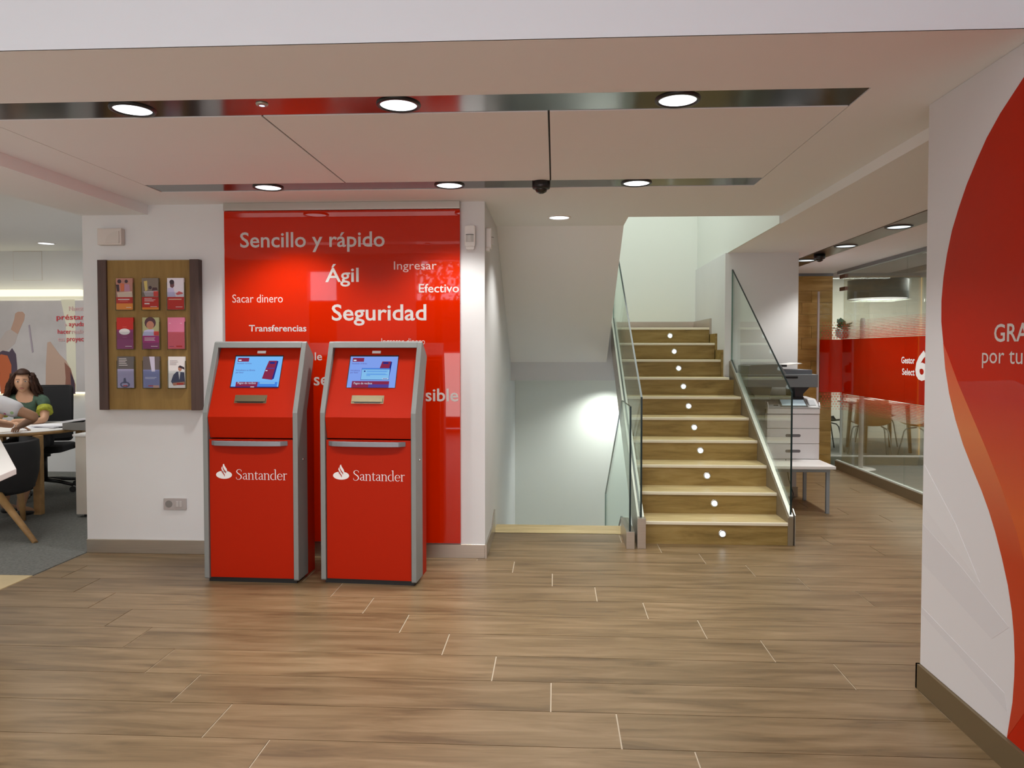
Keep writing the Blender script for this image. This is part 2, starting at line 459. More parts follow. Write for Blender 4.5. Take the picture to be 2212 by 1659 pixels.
# street tree outside, only seen mirrored in the glossy panel
tr0 = thing('street_tree', 'leafy street tree outside the front window', 'tree', (-1.9, -6.6, 0))
bm = BM(); tube(bm, [(-2.7, -6.6, 0), (-2.68, -6.62, 1.5), (-2.7, -6.6, 3.0)], .12, 10, r1=.07); obj('trunk', bm, mat('bark', (.10, .07, .045), .9), tr0)
bm = BM(); rn = random.Random(5)
for k in range(1500):
    c = Vector((rn.gauss(-2.75, .65), rn.gauss(-6.6, .6), rn.gauss(3.55, .6))); n_ = Vector((rn.uniform(-1, 1), rn.uniform(-1, 1), rn.uniform(-1, 1))).normalized(); u_ = n_.orthogonal().normalized() * .075; v_ = n_.cross(u_).normalized() * .045
    vs = [bm.verts.new(c + q) for q in (u_, v_, -u_, -v_)]; bm.faces.new(vs)
fo = obj('foliage', bm, mat('tree_leaves', (.10, .17, .04), .6), tr0); fo['kind'] = 'stuff'

# ------------------------------------------------------------------ ceiling
IX0, IX1, IY0, IY1 = -2.577, 1.247, 2.99, 4.70
bm = BM()
box(bm, -2.9, IX0, 2.47, 5.4, CZ, 2.62); box(bm, IX1, 1.735, 2.47, 5.75, CZ, 2.62)
box(bm, IX0, IX1, 2.47, IY0, CZ, 2.62); box(bm, IX0, IX1, IY1, 5.75, CZ, 2.62)
box(bm, IX0, IX1, IY0, IY1, 2.545, 2.62)
box(bm, -.69, .567, 5.75, 6.13, CZ, 2.62)
ceil = struct(obj('ceiling', bm, 'ceil', keep=True))
bm = BM(); box(bm, IX0, IX1, IY0, IY1, 2.528, 2.545)
obj('dark_backing', bm, 'dark', ceil, keep=True)
bm = BM(); box(bm, IX0 + .003, IX1 - .003, IY0, 3.206, 2.503, 2.528)
lab(obj('lacquer_strip', bm, 'strip', ceil, keep=True), 'glossy black strip nearest the viewer')
bm = BM(); box(bm, IX0 + .003, IX1 - .003, 4.497, IY1, 2.503, 2.528)
lab(obj('lacquer_strip', bm, 'strip', ceil, keep=True), 'glossy black strip along the far side')
xs = [IX0, -1.297, -.029, IX1]
for i in range(3):
    for y0, y1 in ((3.210, 3.8295), (3.8305, 4.493)):
        bm = BM(); box(bm, xs[i] + .0045, xs[i + 1] - .0045, y0, y1, CZ, 2.528)
        obj('ceiling_panel', bm, 'ceilpanel', ceil, keep=True)
for x in xs:
    bm = BM(); box(bm, x - .0042, x + .0042, 3.207, 4.4965, 2.505, 2.528); obj('dark_joint', bm, 'dark', ceil, keep=True)
# left beam, fascia, higher ceilings
bm = BM(); box(bm, -3.4, -2.9, 2.47, 5.4, 2.43, 2.8)
struct(obj('ceiling_beam', bm, 'ceil', keep=True))
bm = BM(); box(bm, -8.0, 1.58, 2.47, 2.6, 2.62, 3.3); box(bm, -8.0, -3.4, 2.47, 2.6, 2.5, 2.62); box(bm, -2.9, 1.58, 2.4695, 2.475, 2.5, 2.62); box(bm, -3.4, -2.9, 2.4695, 2.475, 2.43, 2.62)
struct(obj('wall_fascia', bm, 'fascia', keep=True))
bm = BM(); box(bm, -8.2, 1.6, -3.7, 2.6, 3.3, 3.42)
struct(obj('ceiling_front', bm, 'ceil', keep=True))
bm = BM(); box(bm, -8.0, -3.4, 2.6, 8.6, 2.66, 2.8)
struct(obj('ceiling_office', bm, 'ceil', keep=True))
bm = BM(); box(bm, 1.735, 3.5, 3.21, 9.46, 2.44, 2.62)
cc = struct(obj('ceiling_corridor', bm, 'ceil', keep=True))
bm = BM(); box(bm, 2.575, 2.815, 3.3, 9.44, 2.434, 2.44)
lab(obj('lacquer_strip', bm, mat('bronze_lacquer_strip', (.10, .08, .065), .3, metal=.6), cc, keep=True), 'glossy dark strip along the corridor ceiling')
bm = BM(); box(bm, 3.5, 7.2, 3.2, 12.6, 2.70, 2.8); box(bm, 1.5, 3.5, 9.46, 12.6, 2.70, 2.8)
struct(obj('ceiling_meeting_rooms', bm, 'ceil', keep=True))
bm = BM(); box(bm, -.69, 1.86, 5.6, 9.2, 5.1, 5.2)
struct(obj('ceiling_stairwell', bm, 'wall_stair', keep=True))

# skirtings
bm = BM(); box(bm, -3.385, -.49, WY - .012, WY, 0, .099)
bmesh.ops.bevel(bm, geom=bm.edges[:], offset=.002, segments=1, affect='EDGES')
struct(obj('baseboard_center', bm, 'steel'))
bm = BM(); prism(bm, [(WY - .012, 0), (5.84, 0), (5.84, .185), (5.78, .17), (5.60, .10), (WY - .012, .099)], -.49, -.478, 'x')
struct(obj('baseboard_stairwell_left', bm, 'steel'))
bm = BM(); box(bm, 1.565, 1.58, -3.4, 3.222, 0, .108); box(bm, 1.565, 3.49, 3.21, 3.222, 0, .108)
struct(obj('baseboard_right', bm, mat('bronze_skirting', (.19, .14, .075), .45, metal=.4)))
bm = BM(); box(bm, 1.72, 2.42, 7.428, 7.44, 0, .10); box(bm, 2.42, 2.432, 7.428, 9.45, 0, .10)
struct(obj('baseboard_pier', bm, 'steel'))

# ------------------------------------------------------------------ printed graphic on the right wall
GX = 1.578
bm = BM()
prism(bm, [(-3.3, .11), (3.209, .11), (3.209, 2.498), (-3.3, 2.498)], GX - .0, GX + .0015, 'x', 0)
for k, (pts, mi) in enumerate((
    ([(3.205, .72), (3.205, .55), (2.70, .42), (2.60, .50), (2.9, .62)], 1),
    ([(3.205, .36), (2.62, .26), (2.60, .20), (2.9, .27), (3.205, .33)], 1),
    ([(3.205, .80), (2.78, .60), (2.95, .78), (3.205, .98)], 2))):
    prism(bm, pts, GX - .0006 - .0002 * k, GX, 'x', mi)
graphic = tag(obj('wall_graphic', bm, [mat('mural_film', (.70, .695, .72), .35), mat('mural_grey', (.665, .66, .69), .35), mat('mural_pale', (.72, .72, .745), .35)]),
              'white printed wall film with a large red flame shape and white thank-you lettering', 'mural')
edge = [(2.45, 2.46), (2.575, 2.384), (2.706, 2.303), (2.785, 2.24), (2.845, 2.176), (2.91, 2.10), (2.965, 2.018), (3.01, 1.94), (3.045, 1.848), (3.068, 1.76), (3.081, 1.665), (3.079, 1.58), (3.061, 1.494),
        (3.042, 1.39), (3.009, 1.29), (2.96, 1.19), (2.903, 1.099), (2.84, 1.02), (2.775, .944), (2.728, .88), (2.686, .811), (2.645, .73), (2.608, .644), (2.583, .56), (2.57, .488), (2.563, .41), (2.563, .346), (2.57, .25), (2.585, .173), (2.597, .112)]
bm = BM(); prism(bm, edge + [(.9, .112), (.55, .7), (.45, 1.6), (.9, 2.30), (1.6, 2.494), (2.3, 2.494)], GX - .0022, GX - .0012, 'x', 0)
obj('flame_print', bm, mat('flame_red', (.46, .014, .0), .3, spec=.16), graphic)
m, t, b = nt('flame_orange'); tc = t.nodes.new('ShaderNodeTexCoord'); gr = t.nodes.new('ShaderNodeSeparateXYZ')
t.links.new(tc.outputs['Generated'], gr.inputs[0]); rp = t.nodes.new('ShaderNodeValToRGB'); e = rp.color_ramp.elements
e[0].position = 0; e[0].color = (.50, .03, .006, 1); e[1].position = 1; e[1].color = (.62, .06, .02, 1)
q = e.new(.45); q.color = (.50, .045, .006, 1); q = e.new(.75); q.color = (.60, .17, .05, 1)
t.links.new(gr.outputs[2], rp.inputs[0]); t.links.new(rp.outputs[0], b.inputs['Base Color']); b.inputs['Roughness'].default_value = .25
outer = [p for p in edge if p[1] <= 1.50]
inner = [(2.60, .112), (2.40, .40), (2.48, .66), (2.565, .84), (2.66, .985), (2.75, 1.10), (2.85, 1.22), (2.95, 1.34), (3.02, 1.44)]
bm = BM(); prism(bm, outer[:-1] + [(2.597, .113)] + inner[1:], GX - .0028, GX - .0023, 'x', 0)
obj('flame_edge_print', bm, m, graphic)
m2_, t, b = nt('flame_orange_inner'); tc = t.nodes.new('ShaderNodeTexCoord'); gr = t.nodes.new('ShaderNodeSeparateXYZ')
t.links.new(tc.outputs['Generated'], gr.inputs[0]); rp = t.nodes.new('ShaderNodeValToRGB'); e = rp.color_ramp.elements
e[0].color = (.46, .014, .0, 1); e[1].color = (.46, .014, .0, 1); e[1].position = .93; q = e.new(.5); q.color = (.60, .10, .012, 1)
t.links.new(gr.outputs[2], rp.inputs[0]); t.links.new(rp.outputs[0], b.inputs['Base Color']); b.inputs['Roughness'].default_value = .25
bm = BM(); prism(bm, [(2.95, 1.34), (2.85, 1.22), (2.75, 1.10), (2.66, .985), (2.565, .84), (2.48, .66), (2.40, .40), (2.1, .5), (2.0, .9), (2.2, 1.25), (2.6, 1.36)], GX - .0027, GX - .00225, 'x', 0)
obj('flame_glow_print', bm, m2_, graphic)
text('lettering', 'GRACIAS', (GX - .0032, 2.715, 1.494), .0885, .395, graphic, 'letter', (0, -1, 0), (0, 0, 1), bold=.012)
text('lettering', 'por tu visita', (GX - .0032, 2.787, 1.416), .083, .46, graphic, 'letter', (0, -1, 0), (0, 0, 1))

# ------------------------------------------------------------------ red glass panel with words
PY = WY - .03
bm = BM(); box(bm, -2.332, -.660, PY, WY, .109, 2.444)
rp_ = tag(obj('red_wall_panel', bm, 'redgloss', bevel=.002), 'tall glossy red wall panel with pale Spanish words behind the terminals', 'panel')
bm = BM(); box(bm, -2.332, -.660, PY - .012, WY, 2.446, 2.499)
lab(obj('top_rail', bm, 'steel2', rp_, bevel=.002), 'brushed steel rail along the top')
LY = PY - .0012
for s, x, z, sz, w, mt_, bd in (
    ('Sencillo y rápido', -2.216, 2.190, .150, 1.029, 'letter', .012), ('Ágil', -1.609, 1.945, .140, .237, 'letter', .012),
    ('Ingresar', -1.123, 2.028, .083, .30, 'lettersoft', 0.), ('Efectivo', -.948, 1.869, .083, .281, 'letter', .010),
    ('Sacar dinero', -2.277, 1.802, .083, .363, 'lettersoft', 0.), ('Seguridad', -1.565, 1.676, .158, .669, 'letter', .014),
    ('Transferencias', -2.159, 1.599, .064, .412, 'letter', .016), ('Ingresar dinero', -1.214, 1.507, .062, .307, 'lettersoft', 0.),
    ('le', -1.689, 1.396, .079, .052, 'letter', .010), ('se', -1.697, 1.219, .125, .104, 'letter', .012), ('sible', -.905, 1.111, .125, .232, 'letter', .014)):
    text('lettering', s, (x, LY, z), sz, w, rp_, mt_, bold=bd)

# ------------------------------------------------------------------ staircase
stair = thing('staircase', 'oak-look staircase climbing away from the wood floor beside the printer', 'staircase', (1.2, SY0, 0))
SX0, SX1 = .665, 1.745
for k in range(10):
    y = SY0 + k * TR; z0 = k * RI; z1 = (k + 1) * RI
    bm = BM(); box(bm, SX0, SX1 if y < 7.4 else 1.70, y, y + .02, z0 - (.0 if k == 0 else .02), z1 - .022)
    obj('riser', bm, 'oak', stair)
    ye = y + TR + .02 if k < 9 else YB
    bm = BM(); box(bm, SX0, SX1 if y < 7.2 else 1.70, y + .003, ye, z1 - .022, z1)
    obj('tread', bm, 'oaktread', stair)
    bm = BM(); prism(bm, [(y - .008, z1 - .022), (y + .003, z1 - .022), (y + .003, z1 + .001), (y - .004, z1 + .001), (y - .008, z1 - .004)], SX0, SX1 if y < 7.2 else 1.70, 'x')
    obj('nosing', bm, 'nosing', stair)
# solid body of the flight, landing slab, and soffit of the next flight
bm = BM()
pts = [(SY0 + .02, -.02)]
for k in range(10): pts += [(SY0 + .02 + k * TR, (k + 1) * RI - .022)] + ([(SY0 + .02 + (k + 1) * TR, (k + 1) * RI - .022)] if k < 9 else [])
pts += [(8.12, RI * 10 - .022), (8.12, 1.30), (5.98, 0.0), (5.70, -.02)]
prism(bm, pts, .666, 1.744 - .05, 'x')
obj('stair_body', bm, 'wall', stair, keep=False)
def line_z(y): return RI + (y - SY0) * RI / TR      # nosing line
def stringer(name, x0, x1, y0, y1, up, dn, material):
    bm = BM()
    prism(bm, [(y0, 0), (y0, line_z(y0) + up), (y1, line_z(y1) + up), (y1, line_z(y1) - dn), (y0 + dn * TR / RI * .82, 0.0)], x0, x1, 'x')
    return obj(name, bm, material, stair)
M['stringer'] = mat('stringer_taupe', (.24, .195, .13), .5, metal=.2)
lab(stringer('stringer', 1.7455, 1.785, 5.545, 7.44, .040, .34, 'stringer'), 'taupe stringer on the copier side')
lab(stringer('stringer', .615, .665, 5.42, 8.1, .095, .20, 'steel'), 'metal stringer on the descending side')
for x0, x1, y0, y1, u in ((1.755, 1.785, 5.545, 7.44, .040), (.615, .665, 5.42, 8.1, .095)):
    bm = BM(); prism(bm, [(y0, line_z(y0) + u + .0003), (y1, line_z(y1) + u + .0003), (y1, line_z(y1) + u + .014), (y0, line_z(y0) + u + .014)], x0, x1, 'x')
    obj('stringer_cap', bm, 'steel2', stair)
for k in range(7, 10):     # stepped skirting against the right wall
    y = SY0 + k * TR; z = (k + 1) * RI
    bm = BM(); box(bm, 1.68, 1.7001, y - .03, y + TR + (.0 if k < 9 else .62), z - .17, z + .10)
    obj('skirting_step', bm, 'oak' if k < 9 else 'steel', stair)
bm = BM(); box(bm, -.49, 1.68, YB - .012, YB, 10 * RI, 10 * RI + .10)
struct(obj('baseboard_landing', bm, 'steel'))
bm = BM(); box(bm, -.49, 1.6999, 8.125, YB, 1.135, 10 * RI - .023)
struct(obj('landing_slab', bm, 'wall', keep=True))
bm = BM(); box(bm, -.49, .64, 8.10, 8.1199, 1.135, 10 * RI - .005)
struct(obj('trim_1', bm, 'wall', keep=True))
bm = BM(); prism(bm, [(8.10, 1.337), (6.13, CZ), (5.76, CZ + .122), (5.76, 3.12), (8.10, 1.74)], -.489, .567, 'x')
struct(obj('ceiling_sloped', bm, 'ceil', keep=True))
# open well below the rising flight
bm = BM(); box(bm, 1.7451, 1.799, 5.83, YB, -2.2, -.004); prism(bm, [(5.83, -.004), (8.0, 1.25), (YB, 1.25), (YB, -.004)], 1.7451, 1.799, 'x')
struct(obj('wall_lower_right', bm, 'wall_stair', keep=True))
bm = BM(); box(bm, .60, 1.80, 5.62, 5.80, -2.2, -.251)
struct(obj('wall_lower_front', bm, 'wall_stair', keep=True))
bm = BM(); box(bm, -.49, 1.745, 8.28, YB, -1.66, -1.58); box(bm, .60, 1.745, 5.8, 8.28, -2.2, -2.1)
struct(obj('floor_lower_landing', bm, 'oaktread', keep=True))
down = thing('descending_staircase', 'pale oak steps going down below the wood floor between white walls', 'staircase', (.05, 5.82, -.02))
for k in range(9):
    y = 5.82 + k * .27
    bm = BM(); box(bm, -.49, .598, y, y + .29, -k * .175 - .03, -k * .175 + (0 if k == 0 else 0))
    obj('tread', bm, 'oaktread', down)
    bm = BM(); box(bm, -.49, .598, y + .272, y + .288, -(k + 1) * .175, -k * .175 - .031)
    obj('riser', bm, 'oak', down)

# step lights
ordn = ['first', 'second', 'third', 'fourth', 'fifth', 'sixth', 'seventh', 'eighth', 'ninth', 'tenth']
sl0 = None
for k in range(10):
    y = SY0 + k * TR; z = k * RI + .083; x = 1.262 - k * .0005
    if k == 0:
        t_ = thing('step_light', '', 'light', (x, y, z), 0, 'round step lights in the risers')
        bm = BM(); lathe(bm, [(.021, -.002), (.021, -.005), (.029, -.005), (.031, -.001), (.031, .0)], n=28, axis='y', cap=False)
        obj('ring', bm, 'chrome', t_, world=False, keep=True)
        bm = BM(); lathe(bm, [(.0225, -.0035), (.0225, .0)], n=24, axis='y')
        obj('lens', bm, 'steplens', t_, world=False, keep=True)
        kids(t_); sl0 = t_
    else:
        t_ = copy_tree(sl0); t_.location = (x, y, z)
    t_['label'] = 'small round white step light in the %s riser up from the floor' % ordn[k]

# ------------------------------------------------------------------ glass balustrades
def glass_panel(name, label, poly, x0, x1):
    t_ = thing(name, label, 'balustrade', ((x0 + x1) / 2, poly[0][0], poly[0][1]), 0, 'frameless glass balustrades of the stairs')
    bm = BM(); prism(bm, poly, x0, x1, 'x', 0, 1)
    ymax = max(p[0] for p in poly)
    for f in bm.faces:
        if f.material_index == 1 and f.calc_center_median().y > ymax - .02: f.material_index = 2
    obj('pane', bm, ['glass', 'glassedge', 'glassedge2'], t_)
    return t_
gr_ = glass_panel('glass_balustrade', 'clear glass balustrade rising in front of the printer', [(5.56, .215), (5.56, 1.150), (7.435, 1.150 + 1.875 * .600), (7.435, line_z(7.435) + .056)], 1.763, 1.777)
bm = BM(); prism(bm, [(5.54, 0), (5.54, .228), (5.60, line_z(5.6) + .068), (5.60, 0)], 1.7951, 1.801, 'x'); obj('end_cap', bm, 'steel2', gr_)
gl_ = glass_panel('glass_balustrade', 'clear glass balustrade on the left edge of the rising steps', [(5.44, .226), (5.44, 1.120), (8.08, 1.120 + 2.64 * .622), (8.08, line_z(8.08) + .112)], .633, .647)
bm = BM(); box(bm, .610, .672, 5.40, 5.47, 0, .226); obj('base_block', bm, 'steel', gl_, bevel=.002)
gd_ = glass_panel('glass_balustrade', 'clear glass guard beside the steps going down, shorter than its neighbour', [(5.40, .126), (5.40, 1.052), (6.08, 1.052), (8.0, -.10), (8.0, -1.05), (6.08, .09)], .548, .562)
bm = BM(); box(bm, .528, .588, 5.385, 5.86, 0, .128); obj('base_rail', bm, 'steel', gd_, bevel=.002)

# ------------------------------------------------------------------ downlights
def downlight(x, y, z, r, label, trim, watt, lens='lamp', ang=118, group='round recessed downlights'):
    t_ = thing('downlight', label, 'light', (x, y, z), 0, group)
    bm = BM(); lathe(bm, [(r * 1.0, .0), (r * 1.03, -.008), (r * 1.19, -.007), (r * 1.22, .0)], n=40, cap=False)
    obj('trim_ring', bm, trim, t_, world=False, keep=True)
    bm = BM(); lathe(bm, [(r * 1.0, -.002), (r * 1.0, -.0005)], n=40)
    obj('lens', bm, lens, t_, world=False, keep=True)
    if watt:
        spot('downlight_beam', (x, y, z - .02), watt, NEUT, ang, .55, r * .9)
    return t_
DW = 80
n1 = ('left', 'middle', 'right')
for i, (x, y) in enumerate(((-1.822, 3.098), (-.663, 3.098), (.507, 3.098))):
    downlight(x, y, 2.503, .077, 'round downlight in the near black ceiling strip, %s one of three' % n1[i], 'black', DW)
for i, (x, y) in enumerate(((-1.825, 4.602), (-.664, 4.602), (.503, 4.602))):
    downlight(x, y, 2.503, .079, 'round downlight in the far black ceiling strip, %s one of three' % n1[i], 'black', DW)
downlight(.031, 5.73, CZ, .077, 'round white downlight in plain ceiling above the descending steps', 'whiteplastic', 60)
for i, (y, s) in enumerate(((5.91, 'nearest'), (6.96, 'middle'), (8.03, 'farthest, beside the white wall edge'))):
    downlight(2.69, y, 2.434, .085, 'round downlight in the corridor ceiling strip, %s' % s, 'black', 75, 'lampdim')
downlight(2.69, 4.5, 2.434, .085, 'round downlight in the corridor strip hidden by the graphic wall', 'black', 60, 'lampdim')
downlight(-5.66, 7.9, 2.66, .08, 'round downlight in the left office ceiling', 'whiteplastic', 0, 'lamp')
downlight(5.15, 10.9, 2.70, .12, 'round downlight in the ceiling of the room behind glass', 'whiteplastic', 20, 'lamp')
def led(x, y, z, label):
    t_ = thing('led_point', label, 'light', (x, y, z))
    bm = BM(); lathe(bm, [(.026, 0), (.024, -.006), (.012, -.009), (.011, -.004)], n=24, cap=False); obj('bezel', bm, 'steel2', t_, world=False, keep=True)
    bm = BM(); lathe(bm, [(.0115, -.008), (.0115, -.001)], n=16); obj('lens', bm, 'ledspot', t_, world=False, keep=True)
led(-1.237, 3.06, 2.503, 'tiny blue-white point light in the near black ceiling strip')
led(2.71, 5.42, 2.434, 'tiny blue-white point light in the corridor ceiling strip')
# hidden lamp below the landing that washes the lower stair wall
LOWSPOT = spot('lower_stair_beam', (.64, 8.66, 1.11), 80, (.95, 1.0, .93), 140, .9, .05)
bm = BM(); lathe(bm, [(.07, 1.128), (.07, 1.134)], c=(.64, 8.66, 0), n=32)
tag(obj('downlight', bm, 'lampdim', keep=True), 'round downlight under the landing above the lower steps', 'light')
def dome(x, y, z, label):
    t_ = thing('dome_camera', label, 'camera', (x, y, z))
    bm = BM(); lathe(bm, [(.056, 0), (.056, -.035), (.052, -.046), (.040, -.05)], n=32, cap=True); obj('housing', bm, 'black', t_, world=False, keep=True)
    bm = BM(); lathe(bm, [(.040, -.045), (.037, -.055), (.031, -.066), (.012, -.076), (.001, -.077)], n=32); obj('dome', bm, mat('smoked_dome', (.02, .018, .014), .08), t_, world=False, keep=True)
dome(-.086, 4.53, 2.503, 'black dome security camera hanging from the far ceiling strip')
dome(2.66, 7.55, 2.434, 'black dome security camera on the corridor ceiling strip')

# ------------------------------------------------------------------ Santander-style serif letters, drawn as strokes
def stroke(bm, pts, w, w1=None):
    """flat ribbon in XY with per-end widths"""
    n = len(pts); L, R_ = [], []
    for i, (x, y) in enumerate(pts):
        a = pts[max(i - 1, 0)]; b2 = pts[min(i + 1, n - 1)]
        dx, dy = b2[0] - a[0], b2[1] - a[1]; l = sqrt(dx * dx + dy * dy) or 1
        ww = w[i] if isinstance(w, (list, tuple)) else w
        nx, ny = -dy / l * ww / 2, dx / l * ww / 2
        L.append(bm.verts.new((x + nx, y + ny, 0))); R_.append(bm.verts.new((x - nx, y - ny, 0)))
    for i in range(n - 1): bm.faces.new((L[i], L[i + 1], R_[i + 1], R_[i]))
def arc(cx, cy, rx, ry, a0, a1, n=12):
    return [(cx + rx * cos(radians(a0 + (a1 - a0) * i / n)), cy + ry * sin(radians(a0 + (a1 - a0) * i / n))) for i in range(n + 1)]
def serif_word():
    bm = BM(); x = 0.; T, t_ = .105, .045     # thick, thin; x-height 1, cap 1.55
    def stem(x, y0, y1, foot=True, head=True):
        stroke(bm, [(x, y0), (x, y1)], T)
        if foot: stroke(bm, [(x - .14, y0 + .025), (x + .14, y0 + .025)], .05)
        if head: stroke(bm, [(x - .15, y1 - .07), (x, y1 - .0)], .06)
    def n_(x):
        stem(x + .15, 0, 1); stroke(bm, [(x + .17, .80), (x + .30, .93), (x + .44, .96), (x + .56, .90), (x + .62, .74), (x + .62, 0)], [.04, .05, .08, .10, T, T])
        stroke(bm, [(x + .48, .025), (x + .76, .025)], .05); return .80
    def a_(x):
        stroke(bm, [(x + .10, .76), (x + .17, .90), (x + .32, .96), (x + .45, .90), (x + .49, .74), (x + .49, .16), (x + .54, .05), (x + .66, .06)], [.09, .07, .05, .09, T, T, .09, .03])
        stroke(bm, [(x + .49, .58), (x + .25, .48), (x + .11, .34), (x + .11, .17), (x + .24, .05), (x + .38, .08), (x + .49, .22)], [.04, .05, .09, T, .08, .05, .04]); return .68
    def t2(x):
        stroke(bm, [(x + .22, 1.26), (x + .20, 1.0), (x + .20, .20), (x + .26, .06), (x + .38, .05), (x + .48, .13)], [.03, T, T, .10, .06, .03])
        stroke(bm, [(x + .04, .96), (x + .46, .96)], .06); return .50
    def d_(x):
        stroke(bm, arc(x + .38, .49, .30, .46, 70, 300, 16), [.04, .05, .06, .07, .09, .10, T, T, T, T, T, .10, .09, .08, .07, .06, .04])
        stroke(bm, [(x + .66, 1.62), (x + .66, .06), (x + .80, .04)], [T, T, .04]); stroke(bm, [(x + .50, 1.56), (x + .66, 1.62)], .06); return .84
    def e_(x):
        stroke(bm, arc(x + .38, .49, .29, .46, 5, 325, 20), [.07, .09, .09, .07, .05, .05, .06, .08, .10, T, T, T, T, T, .10, .09, .08, .07, .06, .05, .03])
        stroke(bm, [(x + .11, .52), (x + .66, .52)], .05); return .76
    def r2_(x):
        stem(x + .15, 0, 1); stroke(bm, [(x + .17, .78), (x + .28, .92), (x + .40, .96), (x + .50, .92)], [.04, .06, .09, .11]); return .56
    # capital S
    stroke(bm, [(.72, 1.20), (.70, 1.42), (.55, 1.53), (.38, 1.54), (.20, 1.44), (.13, 1.24), (.20, 1.04), (.40, .86), (.60, .70), (.70, .50), (.68, .26), (.54, .08), (.36, .01), (.20, .04), (.10, .14), (.07, .38)],
           [.03, .05, .05, .05, .08, T, .12, .13, .13, .12, .11, .08, .05, .05, .05, .03])
    x = .84
    for f in (a_, n_, t2, a_, n_, d_, e_, r2_): x += f(x)
    for v in bm.verts: v.co.x /= x
    for v in bm.verts: v.co.y /= 1.62
    return bm        # width 1, ascender height 1
def ell(cx, cy, rx, ry, n=36): return [(cx + rx * cos(2 * pi * i / n), cy + ry * sin(2 * pi * i / n)) for i in range(n)]
def emblem():
    """white flame over an oval, in a unit about 1 wide and .92 high; second material is the red gaps"""
    bm = BM()
    f = bm.faces.new([bm.verts.new((x, y, 0)) for x, y in ell(.5, .25, .5, .245)])
    f = bm.faces.new([bm.verts.new((x, y, .0)) for x, y in ((.34, .36), (.33, .60), (.36, .72), (.42, .76), (.44, .88), (.50, .92), (.54, .80), (.66, .62), (.70, .50), (.66, .40))])
    for pts, w in (([(.42, .76), (.44, .66), (.52, .52), (.60, .42), (.62, .33)], [.02, .05, .055, .055, .02]),
                   ([(.34, .60), (.36, .50), (.44, .36), (.52, .26), (.54, .15)], [.02, .05, .055, .055, .02])):
        n0 = len(bm.faces); stroke(bm, pts, w); bm.faces.ensure_lookup_table()
        for g in bm.faces[n0:]:
            g.material_index = 1
            for v in g.verts: v.co.z = .012
    return bm

